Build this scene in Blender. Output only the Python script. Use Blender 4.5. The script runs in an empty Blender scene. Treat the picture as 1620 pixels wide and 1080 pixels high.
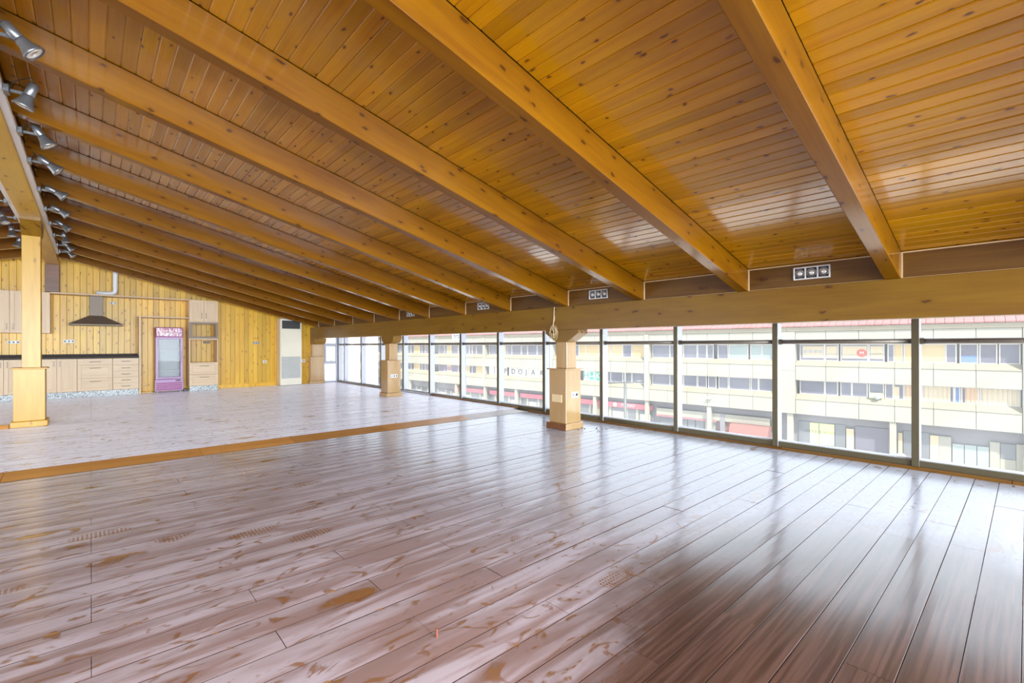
import bpy, math, random
from mathutils import Vector, Matrix
random.seed(7)
SC = bpy.context.scene
COL = SC.collection
R = math.radians

# ------------------------------------------------------------------ camera, world, lights, exposure
TH = 0.7346
cam = bpy.data.cameras.new('camera')
cam.sensor_width = 36.0
cam.lens = 36.0 * 737.939 / 1620.0
cam.shift_y = 5.86 / 1620.0
cam.clip_start = 0.05
cam.clip_end = 500
camo = bpy.data.objects.new('camera', cam)
COL.objects.link(camo)
camo.matrix_world = Matrix.Translation((0, 0, 1.25)) @ Matrix.Rotation(-TH, 4, 'Z') @ Matrix.Rotation(math.pi / 2, 4, 'X') @ Matrix.Rotation(-0.002, 4, 'Z')
SC.camera = camo

w = bpy.data.worlds.new('sky')
SC.world = w
w.use_nodes = True
bg = w.node_tree.nodes['Background']
bg.inputs['Color'].default_value = (0.80, 0.90, 1.0, 1)
bg.inputs['Strength'].default_value = 2.2

sun = bpy.data.lights.new('sun', 'SUN')
sun.energy = 8.5
sun.angle = R(2.0)
sun.color = (1.0, 0.95, 0.86)
suno = bpy.data.objects.new('sun', sun)
COL.objects.link(suno)
suno.location = (-10, -20, 30)
suno.rotation_euler = Vector((0.36, 0.55, -0.75)).to_track_quat('-Z', 'Y').to_euler()

def area(name, loc, rot, sx, sy, power, color=(1, 1, 1)):
    l = bpy.data.lights.new(name, 'AREA')
    l.shape = 'RECTANGLE'
    l.size, l.size_y = sx, sy
    l.energy = power
    l.color = color
    o = bpy.data.objects.new(name, l)
    COL.objects.link(o)
    o.location = loc
    o.rotation_euler = rot
    return o
# fill lamps added outside unseen wall openings, standing in for window daylight
area('daylight_fill_front', (-0.7, -3.45, 1.5), (R(68), 0, 0), 12.0, 2.5, 1800, (0.80, 0.92, 1.0)).data.spread = R(112)
area('daylight_fill_left', (-7.75, 11.2, 0.85), (R(78), 0, R(-90)), 8.0, 1.5, 150, (0.84, 0.93, 1.0)).data.spread = R(140)

SC.view_settings.view_transform = 'Standard'
SC.view_settings.look = 'None'
SC.view_settings.exposure = 0.0
SC.view_settings.gamma = 1.0
SC.view_settings.use_curve_mapping = False
cy = SC.cycles
cy.use_denoising = True
cy.max_bounces = 10
cy.diffuse_bounces = 5
cy.glossy_bounces = 4
cy.transparent_max_bounces = 16
cy.caustics_reflective = False
cy.caustics_refractive = False
cy.sample_clamp_indirect = 6.0

# ------------------------------------------------------------------ materials
def new_mat(name):
    m = bpy.data.materials.new(name)
    m.use_nodes = True
    nt = m.node_tree
    return m, nt, nt.nodes['Principled BSDF']

def plain(name, col, rough=0.5, metal=0.0, spec=0.5, noise=0.0, nscale=8.0):
    m, nt, b = new_mat(name)
    b.inputs['Base Color'].default_value = (*col, 1)
    b.inputs['Roughness'].default_value = rough
    b.inputs['Metallic'].default_value = metal
    b.inputs['Specular IOR Level'].default_value = spec
    if noise:
        tc = nt.nodes.new('ShaderNodeTexCoord')
        n = nt.nodes.new('ShaderNodeTexNoise')
        n.inputs['Scale'].default_value = nscale
        n.inputs['Detail'].default_value = 5
        nt.links.new(tc.outputs['Object'], n.inputs['Vector'])
        r = nt.nodes.new('ShaderNodeValToRGB')
        r.color_ramp.elements[0].position = 0.3
        r.color_ramp.elements[1].position = 0.7
        r.color_ramp.elements[0].color = (*[c * (1 - noise) for c in col], 1)
        r.color_ramp.elements[1].color = (*[min(1, c * (1 + noise)) for c in col], 1)
        nt.links.new(n.outputs['Fac'], r.inputs['Fac'])
        nt.links.new(r.outputs['Color'], b.inputs['Base Color'])
    return m

def math_node(nt, op, a=None, b=None, va=None, vb=None, clamp=False):
    n = nt.nodes.new('ShaderNodeMath')
    n.operation = op
    n.use_clamp = clamp
    if a is not None: nt.links.new(a, n.inputs[0])
    if b is not None: nt.links.new(b, n.inputs[1])
    if va is not None: n.inputs[0].default_value = va
    if vb is not None: n.inputs[1].default_value = vb
    return n.outputs[0]

def mixc(nt, fac, a, b, blend='MIX'):
    n = nt.nodes.new('ShaderNodeMix')
    n.data_type = 'RGBA'
    n.blend_type = blend
    for s, v in ((n.inputs[0], fac), (n.inputs[6], a), (n.inputs[7], b)):
        if isinstance(v, (tuple, list)): s.default_value = (*v, 1) if len(v) == 3 else v
        elif isinstance(v, (int, float)): s.default_value = v
        else: nt.links.new(v, s)
    return n.outputs[2]

def smooth(nt, val, lo, hi, invert=False):
    n = nt.nodes.new('ShaderNodeMapRange')
    n.interpolation_type = 'SMOOTHSTEP'
    nt.links.new(val, n.inputs['Value'])
    n.inputs['From Min'].default_value = lo
    n.inputs['From Max'].default_value = hi
    n.inputs['To Min'].default_value = 1.0 if invert else 0.0
    n.inputs['To Max'].default_value = 0.0 if invert else 1.0
    return n.outputs[0]

def rand_offset(nt):
    oi = nt.nodes.new('ShaderNodeObjectInfo')
    ge = nt.nodes.new('ShaderNodeNewGeometry')
    s = math_node(nt, 'ADD', oi.outputs['Random'], ge.outputs['Random Per Island'])
    return math_node(nt, 'FRACT', math_node(nt, 'MULTIPLY', s, vb=7.31))

def wood(name, light, dark, knot, axis, rough=0.3, spec=0.5, knots=1.0, vary=0.18, grain=13.0, ks=1.0, coat=0.0, keep=0.66, coat_ior=1.5):
    m, nt, b = new_mat(name)
    tc = nt.nodes.new('ShaderNodeTexCoord')
    rnd = rand_offset(nt)
    comb = nt.nodes.new('ShaderNodeCombineXYZ')
    for i, k in enumerate((53.0, 31.0, 17.0)):
        nt.links.new(math_node(nt, 'MULTIPLY', rnd, vb=k), comb.inputs[i])
    add = nt.nodes.new('ShaderNodeVectorMath')
    add.operation = 'ADD'
    nt.links.new(tc.outputs['Object'], add.inputs[0])
    nt.links.new(comb.outputs[0], add.inputs[1])
    def mapped(along, across):
        mp = nt.nodes.new('ShaderNodeMapping')
        s = [across] * 3
        s[axis] = along
        mp.inputs['Scale'].default_value = s
        nt.links.new(add.outputs[0], mp.inputs['Vector'])
        return mp.outputs[0]
    n1 = nt.nodes.new('ShaderNodeTexNoise')
    n1.inputs['Scale'].default_value = 1.0
    n1.inputs['Detail'].default_value = 4
    n1.inputs['Distortion'].default_value = 0.6
    nt.links.new(mapped(0.9, grain), n1.inputs['Vector'])
    n2 = nt.nodes.new('ShaderNodeTexNoise')
    n2.inputs['Scale'].default_value = 1.0
    n2.inputs['Detail'].default_value = 3
    nt.links.new(mapped(2.5, grain * 7), n2.inputs['Vector'])
    g = math_node(nt, 'ADD', math_node(nt, 'MULTIPLY', n1.outputs['Fac'], vb=0.7), math_node(nt, 'MULTIPLY', n2.outputs['Fac'], vb=0.3))
    ramp = nt.nodes.new('ShaderNodeValToRGB')
    ramp.color_ramp.elements[0].position = 0.32
    ramp.color_ramp.elements[1].position = 0.62
    ramp.color_ramp.elements[0].color = (*dark, 1)
    ramp.color_ramp.elements[1].color = (*light, 1)
    nt.links.new(g, ramp.inputs['Fac'])
    col = ramp.outputs['Color']
    # knots
    v = nt.nodes.new('ShaderNodeTexVoronoi')
    v.voronoi_dimensions = '2D'
    v.inputs['Scale'].default_value = 1.0
    sx = nt.nodes.new('ShaderNodeSeparateXYZ')
    nt.links.new(add.outputs[0], sx.inputs[0])
    cx = nt.nodes.new('ShaderNodeCombineXYZ')
    nt.links.new(math_node(nt, 'MULTIPLY', sx.outputs[axis], vb=3.2 * ks), cx.inputs[0])
    nt.links.new(math_node(nt, 'MULTIPLY', math_node(nt, 'ADD', sx.outputs[(axis+1) % 3], sx.outputs[(axis+2) % 3]), vb=7.5 * ks), cx.inputs[1])
    wob = nt.nodes.new('ShaderNodeTexNoise')
    wob.inputs['Scale'].default_value = 22.0
    nt.links.new(add.outputs[0], wob.inputs['Vector'])
    wv = nt.nodes.new('ShaderNodeVectorMath')
    wv.operation = 'SCALE'
    wv.inputs['Scale'].default_value = 0.22
    nt.links.new(wob.outputs['Color'], wv.inputs[0])
    wa = nt.nodes.new('ShaderNodeVectorMath')
    nt.links.new(cx.outputs[0], wa.inputs[0])
    nt.links.new(wv.outputs[0], wa.inputs[1])
    nt.links.new(wa.outputs[0], v.inputs['Vector'])
    sep = nt.nodes.new('ShaderNodeSeparateColor')
    nt.links.new(v.outputs['Color'], sep.inputs[0])
    keep = smooth(nt, sep.outputs[0], keep, keep + 0.02)
    core = math_node(nt, 'MULTIPLY', smooth(nt, v.outputs['Distance'], 0.05, 0.12, True), keep)
    halo = math_node(nt, 'MULTIPLY', smooth(nt, v.outputs['Distance'], 0.08, 0.32, True), keep)
    col = mixc(nt, math_node(nt, 'MULTIPLY', halo, vb=0.38 * knots), col, dark)
    col = mixc(nt, math_node(nt, 'MULTIPLY', core, vb=0.8 * knots), col, knot)
    # piece to piece variation
    hs = nt.nodes.new('ShaderNodeHueSaturation')
    nt.links.new(col, hs.inputs['Color'])
    mr = nt.nodes.new('ShaderNodeMapRange')
    nt.links.new(rnd, mr.inputs['Value'])
    mr.inputs['To Min'].default_value = 1 - vary
    mr.inputs['To Max'].default_value = 1 + vary * 0.6
    nt.links.new(mr.outputs[0], hs.inputs['Value'])
    nt.links.new(hs.outputs[0], b.inputs['Base Color'])
    b.inputs['Roughness'].default_value = rough
    b.inputs['Specular IOR Level'].default_value = spec
    b.inputs['Coat Weight'].default_value = coat
    b.inputs['Coat Roughness'].default_value = 0.13
    b.inputs['Coat IOR'].default_value = coat_ior
    bp = nt.nodes.new('ShaderNodeBump')
    bp.inputs['Strength'].default_value = 0.06
    bp.inputs['Distance'].default_value = 0.004
    nt.links.new(g, bp.inputs['Height'])
    nt.links.new(bp.outputs[0], b.inputs['Normal'])
    return m

ORANGE_L, ORANGE_D, KNOT = (0.52, 0.240, 0.001), (0.41, 0.160, 0.0005), (0.06, 0.012, 0.003)
M = {}
M['ceil'] = wood('varnished ceiling pine', ORANGE_L, ORANGE_D, KNOT, 1, rough=0.25, spec=0.2, vary=0.22, ks=1.5, coat=1.0, coat_ior=1.5)
M['rafter'] = wood('varnished rafter pine', (0.225, 0.086, 0.001), (0.155, 0.050, 0.0005), (0.03, 0.007, 0.001), 0, rough=0.42, spec=0.1, coat=0.6, coat_ior=1.48, keep=0.5, vary=0.08, ks=1.1, grain=8)
M['beam'] = wood('beam pine', (0.25, 0.125, 0.008), (0.19, 0.08, 0.004), KNOT, 1, rough=0.32, vary=0.05, ks=0.9, grain=7)
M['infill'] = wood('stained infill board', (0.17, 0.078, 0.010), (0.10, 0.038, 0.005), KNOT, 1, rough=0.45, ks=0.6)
M['post'] = wood('post pine', (0.60, 0.33, 0.028), (0.50, 0.24, 0.012), (0.2, 0.06, 0.01), 2, rough=0.35, ks=0.9, grain=8, vary=0.06, knots=.7)
M['box'] = wood('column casing veneer', (0.52, 0.315, 0.125), (0.43, 0.235, 0.075), (0.26, 0.10, 0.03), 2, rough=0.4, coat=1.0, coat_ior=1.8, knots=0.3, ks=0.5, grain=6, vary=0.04)
M['redwood'] = wood('reddish plinth wood', (0.20, 0.07, 0.02), (0.12, 0.035, 0.008), KNOT, 0, rough=0.35)
M['wallpine'] = wood('kitchen pine boarding', (0.80, 0.47, 0.030), (0.66, 0.33, 0.010), (0.18, 0.05, 0.008), 2, rough=0.34, ks=1.15, vary=0.2, grain=9, keep=0.45)
M['cab'] = wood('pale maple cabinet', (0.72, 0.53, 0.34), (0.66, 0.46, 0.28), (0.5, 0.33, 0.16), 2, rough=0.4, knots=0.0, grain=10, vary=0.04)
M['cabx'] = wood('pale maple drawer', (0.72, 0.53, 0.34), (0.66, 0.46, 0.28), (0.5, 0.33, 0.16), 0, rough=0.4, knots=0.0, grain=10, vary=0.04)
M['step'] = wood('step nosing wood', (0.62, 0.30, 0.09), (0.48, 0.20, 0.05), (0.2, 0.06, 0.02), 0, rough=0.3, knots=0.4)
M['ridge'] = wood('ridge beam pine', (0.62, 0.37, 0.05), (0.52, 0.27, 0.025), KNOT, 1, rough=0.35, ks=0.9, grain=7, vary=0.05)
M['golden'] = wood('sill beading wood', (0.19, 0.085, 0.014), (0.12, 0.05, 0.008), KNOT, 1, rough=0.3, knots=0.3)
M['palewood'] = plain('pale edging strip', (0.82, 0.60, 0.34), 0.4)
M['alu'] = plain('silver aluminium', (0.52, 0.53, 0.60), 0.4, 0.3)
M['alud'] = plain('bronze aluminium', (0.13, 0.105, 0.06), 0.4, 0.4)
M['rail'] = plain('brushed rail tube', (0.22, 0.185, 0.15), 0.4, 0.4)
M['ledge'] = plain('white sill ledge', (0.72, 0.74, 0.80), 0.35)
M['steel'] = plain('brushed steel', (0.42, 0.40, 0.37), 0.45, 0.5)
M['hood'] = plain('brown grey hood steel', (0.20, 0.155, 0.12), 0.5, 0.4)
M['handle'] = plain('dull bronze handle', (0.26, 0.20, 0.15), 0.4, 0.5)
M['chrome'] = plain('chrome', (0.75, 0.75, 0.76), 0.12, 1.0)
M['spot'] = plain('grey spotlight metal', (0.20, 0.20, 0.21), 0.34, 0.7)
M['black'] = plain('black plastic', (0.02, 0.02, 0.02), 0.4)
M['white'] = plain('white plastic', (0.85, 0.85, 0.86), 0.35)
M['cream'] = plain('cream enamel', (0.84, 0.78, 0.64), 0.4, noise=0.03, nscale=2)
M['greypanel'] = plain('grey panel', (0.52, 0.52, 0.50), 0.5, noise=0.05, nscale=5)
M['lens'] = plain('lamp lens', (0.80, 0.78, 0.74), 0.12, 0.3)
M['cord'] = plain('beige cable', (0.72, 0.55, 0.32), 0.5)
M['granitetop'] = plain('dark granite', (0.045, 0.032, 0.03), 0.5, spec=0.2, noise=0.5, nscale=90)
M['pink'] = plain('lilac enamel', (0.40, 0.19, 0.42), 0.3)
M['magenta'] = plain('magenta enamel', (0.32, 0.025, 0.18), 0.35)
M['innerwhite'] = plain('cooler lining', (0.50, 0.52, 0.54), 0.4)

def granite():
    m, nt, b = new_mat('grey granite')
    tc = nt.nodes.new('ShaderNodeTexCoord')
    v = nt.nodes.new('ShaderNodeTexVoronoi')
    v.inputs['Scale'].default_value = 55
    nt.links.new(tc.outputs['Object'], v.inputs['Vector'])
    r = nt.nodes.new('ShaderNodeValToRGB')
    e = r.color_ramp.elements
    e[0].color = (0.10, 0.11, 0.12, 1)
    e[1].color = (0.72, 0.74, 0.74, 1)
    e.new(0.45).color = (0.40, 0.43, 0.45, 1)
    s = nt.nodes.new('ShaderNodeSeparateColor')
    nt.links.new(v.outputs['Color'], s.inputs[0])
    nt.links.new(s.outputs[1], r.inputs['Fac'])
    nt.links.new(r.outputs['Color'], b.inputs['Base Color'])
    b.inputs['Roughness'].default_value = 0.25
    return m
M['granite'] = granite()

def floor_mat(name, base_dust, clean_and_lit_x=True, dust_a=(0.225, 0.125, 0.108), dust_b=(0.40, 0.315, 0.340), coat_min=0.85, sheen=0.16):
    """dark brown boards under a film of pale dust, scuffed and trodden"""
    m, nt, b = new_mat(name)
    tc = nt.nodes.new('ShaderNodeTexCoord')
    ge = nt.nodes.new('ShaderNodeNewGeometry')
    rnd = rand_offset(nt)
    comb = nt.nodes.new('ShaderNodeCombineXYZ')
    for i, k in enumerate((41.0, 23.0, 11.0)):
        nt.links.new(math_node(nt, 'MULTIPLY', rnd, vb=k), comb.inputs[i])
    add = nt.nodes.new('ShaderNodeVectorMath')
    nt.links.new(tc.outputs['Object'], add.inputs[0])
    nt.links.new(comb.outputs[0], add.inputs[1])
    mp = nt.nodes.new('ShaderNodeMapping')
    mp.inputs['Scale'].default_value = (2.0, 60, 60)
    nt.links.new(add.outputs[0], mp.inputs['Vector'])
    g = nt.nodes.new('ShaderNodeTexNoise')
    g.inputs['Scale'].default_value = 1
    g.inputs['Detail'].default_value = 4
    nt.links.new(mp.outputs[0], g.inputs['Vector'])
    woodc = mixc(nt, smooth(nt, g.outputs['Fac'], 0.35, 0.68), (0.035, 0.017, 0.014), (0.085, 0.042, 0.034))
    pos = ge.outputs['Position']
    def noise(scale, detail=5, dist=0.0, sx=1.0, sy=1.0):
        mm = nt.nodes.new('ShaderNodeMapping')
        mm.inputs['Scale'].default_value = (sx, sy, 1)
        nt.links.new(pos, mm.inputs['Vector'])
        n = nt.nodes.new('ShaderNodeTexNoise')
        n.inputs['Scale'].default_value = scale
        n.inputs['Detail'].default_value = detail
        n.inputs['Distortion'].default_value = dist
        nt.links.new(mm.outputs[0], n.inputs['Vector'])
        return n.outputs['Fac']
    big = noise(0.55, 3)
    mid = noise(3.2, 6, 1.2)
    fine = noise(26, 4)
    streak = noise(2.2, 4, 0.8, 0.5, 3.5)
    sp = nt.nodes.new('ShaderNodeSeparateXYZ')
    nt.links.new(pos, sp.inputs[0])
    # less dust where people walked along the glass
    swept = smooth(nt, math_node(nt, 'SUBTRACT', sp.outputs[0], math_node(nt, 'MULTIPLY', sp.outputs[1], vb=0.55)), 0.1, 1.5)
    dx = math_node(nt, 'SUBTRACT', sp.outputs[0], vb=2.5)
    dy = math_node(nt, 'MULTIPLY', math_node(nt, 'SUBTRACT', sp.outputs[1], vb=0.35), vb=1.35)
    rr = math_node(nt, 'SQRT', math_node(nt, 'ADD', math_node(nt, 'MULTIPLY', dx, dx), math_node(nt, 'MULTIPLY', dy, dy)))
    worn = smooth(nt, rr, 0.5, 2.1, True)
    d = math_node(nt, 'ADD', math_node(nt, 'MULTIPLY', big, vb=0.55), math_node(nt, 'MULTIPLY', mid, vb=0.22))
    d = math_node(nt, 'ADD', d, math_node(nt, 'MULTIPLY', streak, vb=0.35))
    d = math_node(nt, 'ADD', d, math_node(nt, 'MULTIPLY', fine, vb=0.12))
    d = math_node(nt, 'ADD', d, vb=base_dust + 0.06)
    if clean_and_lit_x:
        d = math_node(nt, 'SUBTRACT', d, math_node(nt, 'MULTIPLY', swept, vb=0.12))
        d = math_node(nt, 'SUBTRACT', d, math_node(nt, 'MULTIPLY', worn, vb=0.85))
    dust = smooth(nt, d, 0.10, 0.80)
    # footprints: elongated cells with a tread pattern rubbed clean
    mm = nt.nodes.new('ShaderNodeMapping')
    mm.inputs['Rotation'].default_value = (0, 0, 0.6)
    mm.inputs['Scale'].default_value = (1.5, 3.6, 0.01)
    nt.links.new(pos, mm.inputs['Vector'])
    v = nt.nodes.new('ShaderNodeTexVoronoi')
    v.inputs['Scale'].default_value = 1.0
    v.inputs['Randomness'].default_value = 1.0
    nt.links.new(mm.outputs[0], v.inputs['Vector'])
    sc_ = nt.nodes.new('ShaderNodeSeparateColor')
    nt.links.new(v.outputs['Color'], sc_.inputs[0])
    dd = math_node(nt, 'ADD', v.outputs['Distance'], math_node(nt, 'MULTIPLY', mid, vb=0.3))
    foot = math_node(nt, 'MULTIPLY', smooth(nt, dd, 0.36, 0.42, True), smooth(nt, sc_.outputs[0], 0.50, 0.52))
    ck = nt.nodes.new('ShaderNodeTexVoronoi')
    ck.feature = 'DISTANCE_TO_EDGE'
    ck.inputs['Scale'].default_value = 46
    ck.inputs['Randomness'].default_value = 0.15
    nt.links.new(pos, ck.inputs['Vector'])
    tread = smooth(nt, ck.outputs['Distance'], 0.12, 0.24)
    tr = mixc(nt, smooth(nt, sc_.outputs[1], 0.45, 0.5), tread, smooth(nt, mid, 0.40, 0.55))
    foot = math_node(nt, 'MULTIPLY', foot, tr)
    scuff = smooth(nt, noise(4.5, 7, 2.5, 1.0, 1.8), 0.57, 0.67)
    rub = math_node(nt, 'MAXIMUM', foot, math_node(nt, 'MULTIPLY', scuff, vb=0.9))
    dust2 = math_node(nt, 'MULTIPLY', dust, math_node(nt, 'SUBTRACT', None, math_node(nt, 'MULTIPLY', rub, vb=0.85), va=1.0))
    sn = nt.nodes.new('ShaderNodeSeparateXYZ')
    nt.links.new(ge.outputs['True Normal'], sn.inputs[0])
    dust2 = math_node(nt, 'MULTIPLY', dust2, smooth(nt, sn.outputs[2], 0.75, 0.98))
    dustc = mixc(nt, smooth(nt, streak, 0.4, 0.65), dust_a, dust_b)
    if clean_and_lit_x: dustc = mixc(nt, smooth(nt, sp.outputs[0], 1.2, 4.2), dustc, (0.36, 0.365, 0.44))  # dust colour paler and bluer towards the glazing, painting in window light
    bare = mixc(nt, math_node(nt, 'MULTIPLY', rub, dust), woodc, (0.20, 0.078, 0.016))
    col = mixc(nt, math_node(nt, 'MULTIPLY', dust2, vb=0.92), bare, dustc)
    nt.links.new(col, b.inputs['Base Color'])
    ro = nt.nodes.new('ShaderNodeMapRange')
    nt.links.new(dust2, ro.inputs['Value'])
    ro.inputs['To Min'].default_value = 0.20
    ro.inputs['To Max'].default_value = 0.55
    nt.links.new(ro.outputs[0], b.inputs['Roughness'])
    b.inputs['Specular IOR Level'].default_value = 0.6
    cw = nt.nodes.new('ShaderNodeMapRange')
    nt.links.new(dust2, cw.inputs['Value'])
    cw.inputs['From Min'].default_value = 0.2
    cw.inputs['From Max'].default_value = 0.9
    cw.inputs['To Min'].default_value = 1.0
    cw.inputs['To Max'].default_value = coat_min
    nt.links.new(cw.outputs[0], b.inputs['Coat Weight'])
    b.inputs['Coat Roughness'].default_value = 0.17
    b.inputs['Coat IOR'].default_value = 1.58
    nt.links.new(math_node(nt, 'MULTIPLY', dust2, vb=sheen), b.inputs['Sheen Weight'])
    b.inputs['Sheen Roughness'].default_value = 0.35
    b.inputs['Sheen Tint'].default_value = (0.86, 0.88, 1.0, 1)
    bp = nt.nodes.new('ShaderNodeBump')
    bp.inputs['Strength'].default_value = 0.10
    bp.inputs['Distance'].default_value = 0.003
    nt.links.new(math_node(nt, 'ADD', g.outputs['Fac'], mid), bp.inputs['Height'])
    nt.links.new(bp.outputs[0], b.inputs['Normal'])
    return m
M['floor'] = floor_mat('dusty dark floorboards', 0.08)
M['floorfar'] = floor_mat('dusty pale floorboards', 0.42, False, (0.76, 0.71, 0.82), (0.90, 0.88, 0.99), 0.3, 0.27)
M['subfloor'] = plain('dark sub floor', (0.03, 0.02, 0.015), 0.8)

def glass_mat(name, dust=0.06, tint=(1, 1, 1)):
    m = bpy.data.materials.new(name)
    m.use_nodes = True
    nt = m.node_tree
    nt.nodes.clear()
    out = nt.nodes.new('ShaderNodeOutputMaterial')
    tr = nt.nodes.new('ShaderNodeBsdfTransparent')
    tr.inputs[0].default_value = (*tint, 1)
    gl = nt.nodes.new('ShaderNodeBsdfGlossy')
    gl.inputs['Roughness'].default_value = 0.02
    fr = nt.nodes.new('ShaderNodeFresnel')
    fr.inputs['IOR'].default_value = 1.12
    mx = nt.nodes.new('ShaderNodeMixShader')
    nt.links.new(math_node(nt, 'MINIMUM', fr.outputs[0], vb=0.05), mx.inputs[0])
    nt.links.new(tr.outputs[0], mx.inputs[1])
    nt.links.new(gl.outputs[0], mx.inputs[2])
    di = nt.nodes.new('ShaderNodeBsdfTranslucent')
    di.inputs[0].default_value = (0.9, 0.92, 0.95, 1)
    tc = nt.nodes.new('ShaderNodeTexCoord')
    n = nt.nodes.new('ShaderNodeTexNoise')
    n.inputs['Scale'].default_value = 1.6
    n.inputs['Detail'].default_value = 4
    nt.links.new(tc.outputs['Object'], n.inputs['Vector'])
    mr = nt.nodes.new('ShaderNodeMapRange')
    nt.links.new(n.outputs['Fac'], mr.inputs['Value'])
    mr.inputs['From Min'].default_value = 0.3
    mr.inputs['From Max'].default_value = 0.7
    mr.inputs['To Min'].default_value = dust * 0.6
    mr.inputs['To Max'].default_value = dust * 1.4
    m2 = nt.nodes.new('ShaderNodeMixShader')
    nt.links.new(mr.outputs[0], m2.inputs[0])
    nt.links.new(mx.outputs[0], m2.inputs[1])
    nt.links.new(di.outputs[0], m2.inputs[2])
    nt.links.new(m2.outputs[0], out.inputs['Surface'])
    return m
M['glass'] = glass_mat('dusty window glass', 0.06)
M['coolerglass'] = glass_mat('cooler door glass', 0.03)

# exterior
M['concrete'] = plain('white painted panel', (0.30, 0.295, 0.245), 0.7, noise=0.04, nscale=0.7)
M['sill'] = plain('cream concrete sill', (0.27, 0.245, 0.175), 0.7, noise=0.05, nscale=0.9)
M['winframe'] = plain('grey beige window frame', (0.50, 0.48, 0.44), 0.5)
M['darkglass'] = plain('dark office glass', (0.13, 0.13, 0.165), 0.08)
M['tealglass'] = plain('teal office glass', (0.26, 0.32, 0.31), 0.08)
M['blind'] = plain('beige blind', (0.50, 0.38, 0.19), 0.8)
M['poster'] = plain('cream poster', (0.50, 0.42, 0.28), 0.7)
M['curtain'] = plain('pale curtain', (0.52, 0.45, 0.33), 0.9)
M['curtain2'] = plain('peach curtain', (0.52, 0.38, 0.26), 0.9)
M['tile'] = plain('faded red roof tile', (0.36, 0.14, 0.135), 0.8, noise=0.12, nscale=1.5)
M['shopred'] = plain('red shop fascia', (0.50, 0.15, 0.19), 0.5)
M['awning'] = plain('brick red awning', (0.25, 0.115, 0.10), 0.8)
M['shopglass'] = plain('shop glass', (0.13, 0.145, 0.16), 0.08)
M['lime'] = plain('lime sign', (0.66, 0.80, 0.30), 0.6)
M['ink'] = plain('dark ink', (0.08, 0.07, 0.07), 0.6)
M['inkgrey'] = plain('grey ink', (0.34, 0.33, 0.32), 0.6)
M['purple'] = plain('purple lettering', (0.26, 0.16, 0.36), 0.6)
M['green'] = plain('green sign', (0.05, 0.42, 0.30), 0.5)
M['redink'] = plain('red oval', (0.68, 0.10, 0.07), 0.5)
M['signwhite'] = plain('white sign', (0.66, 0.66, 0.64), 0.6)
M['asphalt'] = plain('street paving', (0.70, 0.68, 0.66), 0.9, noise=0.06, nscale=0.6)
M['lampgrey'] = plain('grey street lamp', (0.10, 0.11, 0.11), 0.5, 0.2)
M['arcade'] = plain('arcade grey', (0.20, 0.20, 0.215), 0.8)
M['blue'] = plain('blue blind', (0.12, 0.20, 0.38), 0.7)

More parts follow.
